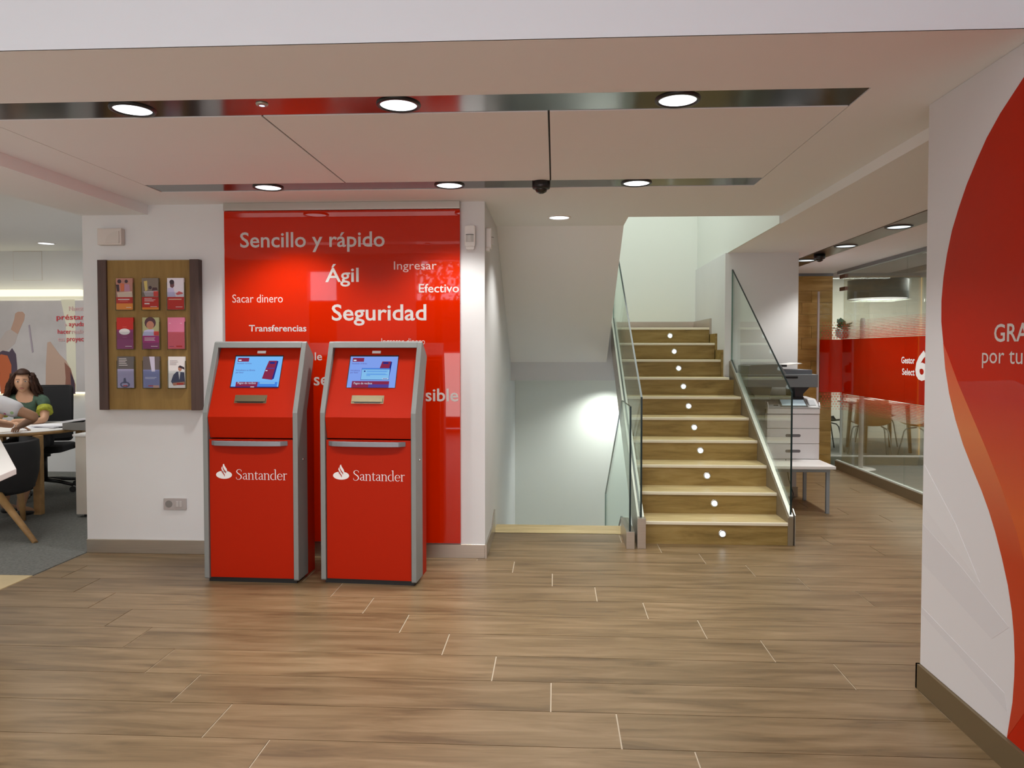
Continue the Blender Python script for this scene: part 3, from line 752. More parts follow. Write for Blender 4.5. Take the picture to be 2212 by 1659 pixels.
# ------------------------------------------------------------------ self-service terminals
def on_slope(u, v, off=0.):
    """u across, v up the slanted face (metres), off outwards; terminal space"""
    L = sqrt(.185 ** 2 + .433 ** 2); dy, dz = .185 / L, .433 / L
    return Vector((u, .002 + v * dy - off * dz, 1.047 + v * dz + off * dy))
def slope_prism(bm, poly, o0, o1, mi=0):
    A = [bm.verts.new(on_slope(u, v, o0)) for u, v in poly]; B = [bm.verts.new(on_slope(u, v, o1)) for u, v in poly]; n = len(poly)
    for f in (bm.faces.new(A), bm.faces.new(B[::-1])): f.material_index = mi
    for i in range(n): bm.faces.new((A[i], B[i], B[(i + 1) % n], A[(i + 1) % n])).material_index = mi
def R_(u0, u1, v0, v1): return [(u0, v0), (u1, v0), (u1, v1), (u0, v1)]
def kiosk(loc, rz, label, second):
    t_ = thing('self_service_terminal', label, 'kiosk', loc, rz, 'red self-service terminals')
    K = dict(parent=t_, world=False, keep=True)
    HW = .306
    for sx in (-1, 1):
        a, b2 = (HW - .031) * sx, HW * sx
        bm = BM(); prism(bm, [(.004, .022), (.0, .03), (0, 1.075), (.008, 1.10), (.165, 1.515), (.178, 1.522), (.292, 1.432), (.298, 1.418), (.165, 1.075), (.165, .022)], min(a, b2), max(a, b2), 'x')
        o = obj('side_panel', bm, 'grey', bevel=.003, **K); KO = o
        if sx == 1:
            bm = BM(); lathe(bm, [(.007, .306), (.007, .312), (.004, .3125)], c=(0, .085, .775), n=14, axis='x')
            obj('lock', bm, 'chrome', o, world=False, keep=True)
    bm = BM(); prism(bm, [(.152, 1.482), (.165, 1.515), (.178, 1.522), (.292, 1.432), (.298, 1.418), (.285, 1.408), (.18, 1.487)], -HW + .031, HW - .031, 'x')
    obj('top_cap', bm, 'grey', **K)
    bm = BM(); prism(bm, [(.165, .0), (.165, 1.06), (.296, 1.405), (.33, 1.39), (.33, 0.0)], -HW + .016, HW - .016, 'x')
    obj('rear_housing', bm, 'redpaint', bevel=.002, **K)
    bm = BM(); prism(bm, [(.002, 1.047), (.187, 1.48), (.215, 1.47), (.215, .914), (.030, .914)], -HW + .033, HW - .033, 'x')
    sp = obj('screen_fascia', bm, 'redpaint', **K)
    bm = BM(); box(bm, -HW + .035, HW - .035, .012, .16, .030, .905)
    dr = obj('door', bm, 'redpaint', bevel=.002, **K)
    bm = BM(); box(bm, -HW + .02, HW - .02, .022, .32, .0, .030)
    obj('plinth', bm, 'black', **K)
    # handle: curved bar
    bm = BM(); n = 14; out_, in_ = [], []
    for i in range(n + 1):
        s = -1 + 2 * i / n; x = -.008 + .247 * s
        out_.append((x, .012 - .050 * (1 - s ** 4 * .75) ** .5 * (1 - .10 * s * s) + (0.0 if abs(s) < 1 else .02))); in_.append((x * .94, .012 - .022 * (1 - s * s) ** .5))
    prism(bm, out_ + in_[::-1], .869, .898, 'z')
    obj('handle', bm, 'greylt', bevel=.0025, **dict(K, parent=dr))
    # printed logo on the door
    bm = BM(); e_ = emblem(); 
    place_bm(e_, Matrix.Translation((-.228, .0112, .655)) @ Matrix.Rotation(pi / 2, 4, 'X') @ Matrix.Scale(.104, 4)); me = bpy.data.meshes.new('x'); e_.to_mesh(me); bm.from_mesh(me); e_.free(); bpy.data.meshes.remove(me)
    obj('emblem', bm, ['white', 'redpaint'], **dict(K, parent=dr))
    bm = serif_word(); place_bm(bm, Matrix.Translation((-.100, .0111, .652)) @ Matrix.Rotation(pi / 2, 4, 'X') @ Matrix.Diagonal((.335, .067, 1, 1)))
    obj('lettering', bm, 'white', **dict(K, parent=dr))
    # little white sticker, screen, card slot
    bm = BM(); slope_prism(bm, R_(-.022, .034, .432, .449), .0005, .003); obj('sensor_window', bm, 'white', **dict(K, parent=sp))
    SW0, SW1, SV0, SV1 = -.160, .152, .198, .410
    bm = BM(); slope_prism(bm, R_(SW0 - .005, SW1 + .004, SV0 - .002, SV1 + .009), .0003, .0012)
    sc = obj('screen', bm, 'black', **dict(K, parent=sp))
    def scr(polys):
        bm = BM(); ms = []
        for k, (poly, mt_) in enumerate(polys):
            if mt_ not in ms: ms.append(mt_)
            slope_prism(bm, [(SW0 + (SW1 - SW0) * u, SV0 + (SV1 - SV0) * v) for u, v in poly], .0012, .0016 + .0002 * k, ms.index(mt_))
        return bm, ms
    def q(u0, u1, v0, v1): return [(u0, v0), (u1, v0), (u1, v1), (u0, v1)]
    base = 'screenblue2' if second else 'screenblue'
    P_ = [(q(0, 1, 0, 1), base), (q(.05, .29, .83, .955), 'scrred'), (ell(.10, .875, .035, .022, 12), 'scrwhite')]
    if not second:
        P_ += [([(.63, .28), (.68, .64), (.72, .86), (.89, .86), (.87, .56), (.84, .24)], 'scrred'), ([(.89, .86), (.92, .84), (.90, .55), (.88, .28), (.84, .24), (.87, .56)], 'scrnavy'),
               (q(.745, .85, .76, .82), 'scrnavy'), (q(.70, .86, .60, .625), 'scrviolet'), (q(.68, .72, .525, .55), 'scrwhite'),
               (q(.10, .56, 0.02, .17), 'scrred'), (q(.56, .97, .02, .17), 'scrdeep'), (q(.60, .92, .11, .16), 'scrsky'), (q(0, 1, 0, .018), 'scrnavy'), (q(.42, .50, .0, .02), 'scrwhite')]
    else:
        P_ += [([(.64, .62), (.68, .84), (.86, .84), (.84, .62)], 'scrred'), ([(.86, .84), (.885, .82), (.86, .34), (.835, .34), (.84, .62)], 'scrnavy'), (q(.70, .81, .76, .82), 'scrnavy'),
               (q(.27, .86, .24, .62), 'scrnavy'), (q(.275, .855, .25, .58), 'scrsky'), (q(.275, .855, .585, .615), 'scrdeep'), (ell(.335, .52, .018, .024, 12), 'scrnavy'),
               (q(.72, .84, .265, .30), 'scrwhite'), (q(.73, .83, .275, .292), 'scrviolet'), (q(.38, .82, .525, .535), 'scrdeep'), (q(.38, .80, .495, .505), 'scrdeep'), (q(.38, .78, .43, .44), 'scrdeep'), (q(.38, .82, .405, .415), 'scrdeep'), (q(.38, .46, .375, .385), 'scrdeep'),
               (q(.10, .87, 0.0, .20), 'scrred'), (q(.45, .87, .0, .10), 'scrviolet')]
    bm, ms = scr(P_); obj('display', bm, ms, **dict(K, parent=sc)) if False else obj('display', bm, ms, **dict(K, parent=sp))
    def stxt(s, u, v, size, w, mt_):
        o_ = on_slope(SW0 + (SW1 - SW0) * u, SV0 + (SV1 - SV0) * v, .0052)
        o2 = text('screen_lettering', s, o_, size, w, sp, mt_, (1, 0, 0), on_slope(0, 1) - on_slope(0, 0), world=False)
        return o2
    stxt('Actualizador de libretas', .05, .745, .014, .098, 'scrviolet')
    if not second:
        stxt('Introduzca su libreta', .06, .52, .017, .125, 'scrviolet'); stxt('por favor', .06, .445, .017, .052, 'scrviolet')
    else:
        stxt('Introduzca', .04, .52, .015, .060, 'scrviolet'); stxt('por favor', .04, .45, .015, .052, 'scrviolet')
    stxt('Pagos de recibos', .14, .10, .020, .120, 'scrwhite')
    bm = BM()
    slope_prism(bm, R_(-.118, .090, .092, .146), -.004, .0015, 0)
    slope_prism(bm, [(-.095, .094), (.068, .094), (.076, .101), (-.103, .101)], .0016, .0020, 1)
    slope_prism(bm, R_(-.112, .084, .124, .130), .0016, .006, 0); slope_prism(bm, R_(-.112, .084, .101, .124), .0016, .009, 0)
    obj('card_slot', bm, ['cardgold', 'black'], **dict(K, parent=sp))
    return t_
kiosk((-1.905, 4.468, 0), radians(-1.6), 'red and grey self-service terminal on the left, nearer the brochure board', False)
kiosk((-1.160, 4.468, 0), radians(-3.6), 'red and grey self-service terminal on the right with a dialog window on its screen', True)

# ------------------------------------------------------------------ brochure board
bt = thing('brochure_board', 'oak brochure board with dark side posts hanging on the white wall', 'board', (-2.878, WY, 1.042))
bm = BM(); box(bm, -3.18, -2.573, 5.062, 5.0999, 1.042, 2.104); obj('back_board', bm, 'boardoak', bt)
for a, b2 in ((-3.244, -3.180), (-2.573, -2.508)):
    bm = BM(); box(bm, a, b2, 5.045, 5.0999, 1.040, 2.106); obj('side_post', bm, 'darkwood', bt, bevel=.002)
cols_, rows_ = (-3.046, -2.858, -2.674), (1.975, 1.697, 1.421)
acr = glassm('acrylic', (.95, .96, .96), refl=.7)
for zt in rows_:
    for xc in cols_:
        bm = BM(); box(bm, xc - .064, xc + .064, 5.0365, 5.038, zt - .226, zt - .10); box(bm, xc - .064, xc + .064, 5.038, 5.0618, zt - .229, zt - .226)
        box(bm, xc + .0625, xc + .064, 5.038, 5.0618, zt - .226, zt - .03); box(bm, xc - .064, xc - .0625, 5.038, 5.0618, zt - .226, zt - .03)
        obj('acrylic_holder', bm, acr, bt)
BW, BH = .121, .222
def brochure(i, j, label, bands, extra=()):
    xc, zt = cols_[i], rows_[j]
    bm = BM(); ms = []
    def mi(c):
        if c not in ms: ms.append(c)
        return ms.index(c)
    box(bm, xc - BW / 2, xc + BW / 2, 5.044, 5.056, zt - BH, zt, mi(bands[0][2]))
    for k, (v0, v1, c) in enumerate(bands): box(bm, xc - BW / 2, xc + BW / 2, 5.0432, 5.0442, zt - BH * v1, zt - BH * v0, mi(c))
    for k, (poly, c) in enumerate(extra):
        prism(bm, [(xc - BW / 2 + BW * u, zt - BH * v) for u, v in poly], 5.0428 - .0001 * k, 5.0434, 'y', mi(c))
    tag(obj('brochure', bm, [flat(c) for c in ms]), label, 'brochure', 'brochures in the wall board')
wh, rd, pu, bl, sk, dk, orr, gn = (205, 200, 200), (170, 30, 25), (125, 50, 100), (95, 95, 130), (160, 110, 90), (50, 35, 45), (205, 125, 45), (110, 115, 80)
def head_(u, v, r, c): return (ell(u, v, r, r * .55, 14), c)
def bar(u0, u1, v0, v1, c): return (q_(u0, u1, v0, v1), c)
def q_(u0, u1, v0, v1): return [(u0, v0), (u1, v0), (u1, v1), (u0, v1)]
brochure(0, 0, 'brochure showing people at a table above an orange strip, top left of board', [(0, .6, (150, 105, 95)), (.6, .8, rd), (.8, 1, orr)],
         [([(0, .2), (.18, .2), (.2, .42), (.05, .42)], dk), head_(.2, .1, .12, dk), head_(.62, .1, .1, dk), ([(.25, .15), (.5, .18), (.48, .4), (.3, .42)], (170, 90, 60)), ([(.52, .18), (.8, .2), (.85, .42), (.5, .42)], (150, 110, 130)), ([(.05, .45), (.95, .42), (1, .6), (.1, .6)], (190, 170, 155)), bar(.12, .8, .66, .69, wh), bar(.2, .7, .72, .735, (200, 120, 110)), bar(.6, .9, .92, .935, wh)])
brochure(1, 0, 'brochure with green-brown photo above a red text block, top centre of board', [(0, .6, (105, 95, 85)), (.6, .93, rd), (.93, 1, orr)],
         [([(.12, .1), (.32, .08), (.34, .38), (.2, .42)], (170, 155, 90)), head_(.5, .3, .1, dk), ([(.1, .42), (.9, .40), (.95, .58), (.2, .58)], (150, 140, 145)), ([(.65, .3), (.9, .3), (.95, .38), (.6, .4)], (60, 35, 40)), bar(.7, .98, .42, .58, (190, 60, 55)), bar(.15, .6, .64, .655, wh), bar(.15, .8, .68, .695, wh), bar(.15, .7, .72, .735, wh), bar(.15, .45, .79, .83, wh), bar(.5, .9, .90, .915, wh)])
brochure(2, 0, 'white brochure with a man above a red lower half, top right of board', [(0, .6, (195, 190, 200)), (.6, 1, rd)],
         [([(.04, .32), (.36, .3), (.5, .6), (0, .6)], (170, 165, 195)), ([(.16, .12), (.42, .12), (.42, .26), (.32, .32), (.18, .28)], (95, 60, 65)), head_(.28, .13, .14, dk), ([(.5, .5), (.7, .42), (.9, .46), (.95, .5), (.6, .54)], (190, 85, 90)), bar(.08, .85, .66, .69, (225, 170, 150)), bar(.5, .9, .91, .925, wh)])
brochure(0, 1, 'red to purple brochure with a white oval, middle row left', [(0, .38, rd), (.38, .7, (120, 40, 90)), (.7, 1, pu)],
         [(ell(.47, .45, .33, .10, 20), wh), bar(.35, .6, .29, .30, (200, 90, 80)), bar(.35, .6, .62, .63, (160, 100, 140)), bar(.5, .9, .91, .925, wh)])
brochure(1, 1, 'brochure with a smiling curly-haired child portrait, centre of board', [(0, .58, (150, 150, 110)), (.58, .8, (150, 45, 110)), (.8, 1, pu)],
         [head_(.47, .17, .34, (70, 40, 50)), (ell(.47, .24, .23, .13, 18), sk), ([(.1, .42), (.3, .38), (.68, .38), (.75, .58), (0, .58)], (165, 165, 195)), bar(.68, .98, .44, .57, (190, 60, 60)), bar(.12, .75, .64, .655, wh), bar(.12, .7, .68, .695, wh), bar(.12, .75, .72, .735, wh), bar(.5, .9, .91, .925, wh)])
brochure(2, 1, 'plain pink brochure, middle row right', [(0, .46, (190, 105, 135)), (.46, 1, (190, 85, 100))],
         [bar(.08, .18, .18, .19, wh), bar(.75, .85, .18, .19, wh), bar(.08, .35, .915, .93, (110, 40, 80)), bar(.5, .85, .90, .94, rd)])
brochure(0, 2, 'grey-blue brochure with a chair and white text lines, bottom left of board', [(0, .4, (85, 80, 80)), (.4, 1, (140, 135, 165))],
         [bar(.1, .55, .06, .075, wh), bar(.1, .58, .11, .125, wh), bar(.1, .5, .16, .175, wh), bar(.1, .56, .21, .225, wh), bar(.1, .62, .27, .285, wh), (ell(.45, .9, .3, .1, 16), (75, 75, 105)), (ell(.45, .9, .2, .06, 16), (140, 135, 165)), ([(.38, .7), (.48, .68), (.55, .85), (.35, .86)], (70, 70, 100)), bar(.35, .6, .92, .95, rd)])
brochure(1, 2, 'blue-grey brochure with a pale vertical beam of light, bottom centre of board', [(0, .42, (90, 80, 80)), (.42, 1, (110, 115, 155))],
         [([(.38, 0), (.7, 0), (.72, .48), (.52, .48)], (180, 175, 195)), bar(.12, .8, .66, .675, (190, 190, 215)), bar(.12, .7, .70, .712, (190, 190, 215)), bar(.3, .6, .925, .95, rd), bar(.6, .95, .92, 1.0, (170, 135, 125))])
brochure(2, 2, 'white brochure with a dark-suited woman, bottom right of board', [(0, 1, wh)],
         [([(.15, .8), (.3, .58), (.5, .48), (.95, .5), (1, .9), (.3, .92)], (60, 65, 90)), (ell(.7, .38, .11, .09, 14), sk), ([(.58, .34), (.7, .28), (.95, .34), (.98, .42), (.75, .37)], dk), ([(.6, .5), (.72, .5), (.66, .74)], wh), bar(.1, .55, .13, .14, (120, 100, 105)), bar(.1, .6, .17, .18, (120, 100, 105)), bar(.1, .5, .21, .22, (120, 100, 105)), bar(.1, .5, .25, .26, (120, 100, 105)), ([(.25, .84), (.95, .8), (1, .88), (.3, .93)], sk), bar(.5, .9, .85, .9, rd)])

# ------------------------------------------------------------------ small things on the walls
t_ = thing('power_outlet', 'grey double wall outlet low on the white wall below the brochure board', 'outlet', (-2.726, WY, .32))
bm = BM(); prism(bm, rrect(-2.81, -2.642, .320, .402, .006), WY - .010, WY - .0002, 'y'); obj('frame', bm, mat('outlet_frame', (.42, .38, .37), .4), t_, bevel=.002)
bm = BM(); lathe(bm, [(.026, WY - .0115), (.026, WY - .010)], c=(-2.770, 0, .361), n=28, axis='y'); lathe(bm, [(.004, WY - .0122), (.004, WY - .0113)], c=(-2.778, 0, .361), n=8, axis='y'); lathe(bm, [(.004, WY - .0122), (.004, WY - .0113)], c=(-2.762, 0, .361), n=8, axis='y')
obj('socket', bm, mat('socket_grey', (.22, .21, .20), .4), t_)
for x in (-2.707, -2.683):
    bm = BM(); box(bm, x - .010, x + .010, WY - .0135, WY - .010, .340, .384); obj('switch', bm, mat('switch_grey', (.50, .47, .46), .4), t_, bevel=.002)
t_ = thing('wall_sounder', 'small off-white wall box with a curved cover above the brochure board', 'alarm', (-3.157, WY, 2.212))
bm = BM(); box(bm, -3.245, -3.068, WY - .05, WY - .0002, 2.212, 2.330); obj('housing', bm, mat('cream_plastic', (.66, .60, .56), .5), t_, bevel=.008)
bm = BM(); prism(bm, [(-3.082, 2.224)] + [(-3.082 - .10 * cos(radians(a)), 2.224 + .085 * sin(radians(a))) for a in range(0, 91, 10)], WY - .056, WY - .05, 'y'); obj('grille', bm, 'greyplastic', t_)
def pir(loc, rz, label):
    t_ = thing('motion_sensor', label, 'sensor', loc, rz)
    K = dict(parent=t_, world=False)
    bm = BM(); prism(bm, rrect(-.037, .037, 0, .145, .012), -.040, -.0004, 'y'); obj('housing', bm, 'whiteplastic', bevel=.006, **K)
    bm = BM()
    pr_ = [(-.028 + .056 * i / 8, -.040 - .014 * sin(pi * i / 8)) for i in range(9)]
    prism(bm, pr_ + [(.028, -.038), (-.028, -.038)], .030, .078, 'z'); obj('lens', bm, mat('sensor_lens', (.62, .62, .60), .35), **K)
    bm = BM(); prism(bm, [(p[0], p[1] - .001) for p in pr_] + [(.024, -.038), (-.024, -.038)], .0785, .0815, 'z'); obj('dark_slot', bm, 'black', **K)
    bm = BM(); prism(bm, rrect(-.030, .030, -.020, .010, .009), -.028, -.0004, 'y'); obj('bracket', bm, 'whiteplastic', bevel=.002, **K)
pir((-.590, WY, 2.185), 0, 'white motion sensor on the wall right of the red panel, facing the viewer')
pir((-.490, 5.20, 2.185), radians(90), 'white motion sensor seen side-on, on the stairwell wall around the corner')

# ------------------------------------------------------------------ copier and its table
tb = thing('low_table', 'low white table with slim grey legs under the copier', 'table', (2.14, 6.95, 0))
bm = BM(); box(bm, 1.86, 2.50, 6.62, 7.42, .405, .432); obj('table_top', bm, 'desktop', tb, bevel=.003)
bm = BM()
for a in (box, ): box(bm, 1.88, 2.46, 6.65, 6.67, .375, .4045); box(bm, 1.88, 2.46, 7.27, 7.29, .375, .4045); box(bm, 1.88, 1.90, 6.67, 7.27, .375, .4045); box(bm, 2.44, 2.46, 6.67, 7.27, .375, .4045)
obj('apron', bm, mat('grey_metal', (.33, .37, .41), .4, metal=.3), tb)
for x in (1.895, 2.445):
    for y in (6.67, 7.27):
        bm = BM(); box(bm, x - .015, x + .015, y - .015, y + .015, 0, .375); obj('leg', bm, mat('grey_leg', (.33, .37, .41), .4, metal=.3), tb, bevel=.003)
bm = BM(); tube(bm, [(2.17, 6.98, .44), (2.20, 6.97, .25), (2.235, 6.95, .12), (2.20, 6.90, .03), (2.05, 6.95, .01), (1.9, 7.1, .008)], .0045)
CORD = bm
cp = thing('copier', 'white and slate-grey office copier standing on the low white table', 'copier', (2.15, 7.0, .432))
obj('power_cord', CORD, 'black', cp)
def cb(name, m_, bev, *b2):
    bm = BM()
    for q0 in b2: box(bm, *q0)
    return obj(name, bm, m_, cp, bevel=bev)
pw = mat('copier_white', (.72, .70, .72), .4); pg = mat('copier_seam', (.40, .39, .40), .6)
cb('cabinet', pg, 0, (1.932, 2.385, 6.78, 7.26, .434, .90))
for z0, z1 in ((.436, .582), (.586, .728), (.732, .868)):
    d_ = cb('paper_drawer', pw, .004, (1.926, 2.392, 6.752, 6.79, z0, z1))
    if z1 < .8:
        bm = BM(); prism(bm, rrect(2.090, 2.225, z0 + .062, z0 + .090, .013), 6.7505, 6.7525, 'y'); obj('handle_recess', bm, mat('recess_grey', (.13, .12, .13), .6), d_)
cb('side_cover', pw, .003, (1.926, 1.932, 6.79, 7.26, .434, .92), (2.386, 2.392, 6.79, 7.26, .434, .92))
cb('upper_shell', pw, .004, (1.926, 2.392, 6.74, 7.26, .872, .925))
bm = BM(); prism(bm, [(6.735, .922), (6.735, .936), (6.90, 1.010), (7.26, 1.02), (7.26, .922)], 1.930, 2.388, 'x'); obj('control_panel', bm, mat('panel_grey', (.42, .42, .43), .4), cp, bevel=.003)
for x in (1.926, 2.384):
    bm = BM(); prism(bm, [(6.73, .925), (6.73, .955), (6.76, .985), (6.77, .925)], x, x + .008, 'x'); obj('panel_cheek', bm, pw, cp)
def onp(x, s, off=0):  # on sloped control panel
    d = Vector((0, .165, .074)).normalized(); n = Vector((0, -d.z, d.y)); return Vector((x, 6.735, .936)) + d * s + n * off
def pan(name, x0, x1, s0, s1, mt_, h=.003, par=None):
    bm = BM(); A = [bm.verts.new(onp(x, s, 0)) for x, s in ((x0, s0), (x1, s0), (x1, s1), (x0, s1))]; B = [bm.verts.new(onp(x, s, h)) for x, s in ((x0, s0), (x1, s0), (x1, s1), (x0, s1))]
    bm.faces.new(A); bm.faces.new(B[::-1])
    for i in range(4): bm.faces.new((A[i], B[i], B[(i + 1) % 4], A[(i + 1) % 4]))
    return obj(name, bm, mt_, par or cp)
pan('screen_frame', 2.045, 2.285, .008, .165, 'grey', .008); pan('touch_screen', 2.060, 2.270, .022, .155, 'lcd', .0105)
pan('key_pad', 2.300, 2.365, .040, .150, mat('keypad_grey', (.28, .29, .31), .5), .004); pan('card_reader', 1.985, 2.025, .03, .045, 'black', .003)
# column, scanner, feeder
bm = BM(); prism(bm, [(1.83, 1.00), (1.83, 1.04), (1.76, 1.13), (1.99, 1.13), (1.965, 1.04), (1.965, 1.00)], 6.86, 7.24, 'y'); box(bm, 1.83, 1.965, 6.86, 7.24, .80, 1.0)
obj('left_column', bm, 'scanner', cp)
bm = BM(); prism(bm, [(2.19, 1.135), (2.20, 1.01), (2.27, 1.01), (2.27, 1.06), (2.335, 1.135)], 6.86, 7.24, 'y')
obj('right_column', bm, mat('column_dark', (.05, .052, .06), .5), cp)
bm = BM(); box(bm, 1.97, 2.27, 6.84, 7.24, 1.005, 1.03); obj('output_tray', bm, 'black', cp)
bm = BM(); box(bm, 1.72, 2.338, 6.60, 7.22, 1.133, 1.255); obj('scanner_unit', bm, 'scanner', cp, bevel=.006)
bm = BM(); box(bm, 2.02, 2.16, 6.594, 6.601, 1.218, 1.236); obj('scanner_badge', bm, 'black', cp)
bm = BM(); prism(bm, [(1.73, 1.256), (1.73, 1.335), (1.76, 1.346), (1.98, 1.352), (2.02, 1.340), (2.065, 1.256)], 6.62, 7.15, 'y'); obj('document_feeder', bm, 'scanner', cp, bevel=.005)
bm = BM(); prism(bm, [(2.05, 1.285), (2.06, 1.297), (2.30, 1.297), (2.30, 1.256), (2.07, 1.256)], 6.66, 7.12, 'y'); obj('document_cover', bm, mat('cover_dark', (.09, .10, .115), .5), cp, bevel=.003)
bm = BM(); prism(bm, [(2.03, 1.325), (2.03, 1.338), (2.20, 1.362), (2.215, 1.356)], 6.66, 7.10, 'y'); obj('feeder_tray', bm, 'desktop', cp)
bm = BM(); box(bm, 1.985, 2.075, 6.65, 7.10, 1.325, 1.345); obj('tray_hinge', bm, 'black', cp)

def shift_copier(o):
    for c in o.children:
        if c.name == 'power_cord': continue
        for v in c.data.vertices:
            w = Vector(GLOC[c.name]) + v.co
            w = Vector((w.x * 1.045, 6.93 + (w.y - 6.6) * .73, .434 + (w.z - .434) * .985)); v.co = w
        l = Vector(GLOC[c.name]); n = Vector((l.x * 1.045, 6.93 + (l.y - 6.6) * .73, .434 + (l.z - .434) * .985))
        for v in c.data.vertices: v.co -= n
        p = o
        c.location = n - (Vector(GLOC2.get(p.name, GLOC[p.name])))
        GLOC2[c.name] = tuple(n)
        shift_copier(c)
GLOC2 = {}
bpy.context.view_layer.update()
shift_copier(cp)

# ------------------------------------------------------------------ corridor end: wood cladding, glass rooms
t_ = thing('wood_cladding', 'oak board cladding at the end of the corridor', 'cladding', (2.96, 9.48, 0))
z = 0; k = 0
while z < 2.40:
    h_ = .148
    for (a, b2) in ((2.42, 3.0 + .12 * (k % 3)), (3.0 + .12 * (k % 3), 3.50)):
        bm = BM(); box(bm, a + .0015, b2 - .0015, 9.452, 9.475, z + .001, min(z + h_ - .001, 2.405)); obj('board', bm, 'wallwood', t_)
    z += h_; k += 1
bm = BM(); box(bm, 2.42, 3.5, 9.44, 9.478, 2.406, 2.44); struct(obj('trim_2', bm, mat('head_rail', (.16, .16, .17), .5), keep=True))
bm = BM(); box(bm, 2.42, 3.5, 9.476, 9.56, 0, 2.7); struct(obj('wall_corridor_end', bm, 'wall', keep=True))
bm = BM(); box(bm, 2.421, 2.427, 9.435, 9.4515, .15, 2.38); tag(obj('led_strip_light', bm, emis('amber_led', (1.0, .50, .06), 1.2), keep=True), 'thin amber LED strip between the white wall and the wood boards', 'light')

gp = thing('glass_partition', 'long glass partition with red film band along the corridor', 'partition', (3.5, 6.2, 0))
for (y0, y1) in ((3.24, 4.66), (4.664, 6.08), (6.084, 7.50), (7.504, 9.10)):
    bm = BM(); box(bm, 3.495, 3.505, y0, y1, .108, 2.405); obj('pane', bm, 'glassoff', gp)
    bm = BM(); box(bm, 3.4925, 3.4945, y0, y1, .943, 1.604); obj('red_film', bm, 'vinyl', gp)
    bm = BM()
    for k in range(13):
        w_ = .0075 * (1 - k / 14); z = 1.612 + k * .0165
        box(bm, 3.4925, 3.4945, y0, y1, z, z + w_ * 1.3)
        z = .935 - k * .0155
        box(bm, 3.4925, 3.4945, y0, y1, z - w_ * 1.3, z)
    obj('film_stripes', bm, 'vinylsoft', gp)
bm = BM(); box(bm, 3.475, 3.525, 3.22, 9.25, 0, .10); obj('base_rail', bm, mat('bronze_rail', (.24, .19, .12), .45, metal=.5), gp)
bm = BM(); box(bm, 3.488, 3.512, 3.22, 9.25, .10, .112); obj('glazing_bead', bm, mat('bead_pale', (.62, .66, .62), .4), gp)
bm = BM(); box(bm, 3.475, 3.525, 3.22, 9.25, 2.402, 2.44); box(bm, 3.5, 3.53, 3.22, 9.25, 2.44, 2.7); obj('head_rail', bm, mat('head_rail2', (.25, .25, .26), .4, metal=.5), gp)
for z in (2.365, 2.215):
    bm = BM(); box(bm, 3.482, 3.518, 9.02, 9.19, z - .022, z + .022); obj('patch_fitting', bm, mat('patch_bronze', (.16, .08, .055), .4, metal=.4), gp, bevel=.002)
text('lettering', 'Gestor', (3.4915, 7.575, 1.338), .092, .275, gp, 'white', (0, -1, 0), (0, 0, 1), bold=.02)
text('lettering', 'Select', (3.4915, 7.555, 1.222), .092, .255, gp, 'white', (0, -1, 0), (0, 0, 1), bold=.02)
text('lettering', '6', (3.4915, 7.285, 1.190), .375, .245, gp, 'white', (0, -1, 0), (0, 0, 1), bold=.03)
gdn = thing('glass_door', 'open glass door leaf with red film band at the corridor end', 'door', (3.55, 9.33, 0))
bm = BM(); box(bm, 3.285, 3.90, 9.322, 9.332, .02, 2.20); obj('door_leaf', bm, 'glassoff', gdn)
bm = BM(); box(bm, 3.30, 3.90, 9.319, 9.321, .943, 1.604); obj('red_film', bm, 'vinyl', gdn)
bm = BM(); box(bm, 3.270, 3.292, 9.316, 9.338, .02, 2.20); obj('edge_seal', bm, mat('seal_lilac', (.58, .50, .50), .4), gdn)
bm = BM()
for kk in range(7):
    for jj in range(9):
        cx_, cz_ = 3.33 + jj * .036 + (.018 if kk % 2 else 0), 1.625 + kk * .031
        rr_ = .0165 - kk * .0016
        bm.faces.new([bm.verts.new((cx_ + rr_ * cos(radians(60 * a + 30)), 9.3195, cz_ + rr_ * sin(radians(60 * a + 30)))) for a in range(6)])
        cz_ = .922 - kk * .031
        bm.faces.new([bm.verts.new((cx_ + rr_ * cos(radians(60 * a + 30)), 9.3195, cz_ + rr_ * sin(radians(60 * a + 30)))) for a in range(6)])
hx = obj('hexagon_film', bm, 'vinylsoft', gdn); hx['kind'] = 'stuff'
gf = thing('glass_partition', 'glass partition crossing behind the corridor glass with a pale bottom rail', 'partition', (5.3, 9.6, 0))
for x0, x1 in ((3.53, 4.70), (4.704, 5.90), (5.904, 7.19)):
    bm = BM(); box(bm, x0, x1, 9.595, 9.605, .12, 2.40); obj('pane', bm, 'glassoff', gf)
bm = BM(); box(bm, 3.53, 7.19, 9.58, 9.62, .003, .10); obj('base_rail', bm, mat('base_rail_olive', (.22, .22, .17), .5), gf)
bm = BM(); box(bm, 3.53, 7.19, 9.585, 9.615, .10, .118); obj('bottom_rail', bm, 'whiteplastic', gf)
bm = BM(); box(bm, 3.53, 7.19, 9.58, 9.62, 2.40, 2.70); obj('head_rail', bm, mat('head_rail3', (.33, .27, .22), .6), gf)
# white pole stand
ps = thing('pole_stand', 'slim white pole on a round white base behind the corridor glass', 'stand', (3.77, 9.2, .003))
bm = BM(); lathe(bm, [(.17, 0), (.17, .008), (.15, .014), (.02, .018)], n=36); obj('base', bm, 'whiteplastic', ps, world=False, keep=True)
bm = BM(); lathe(bm, [(.028, .015), (.028, 1.84), (.02, 1.86)], n=16); obj('pole', bm, 'whiteplastic', ps, world=False, keep=True)
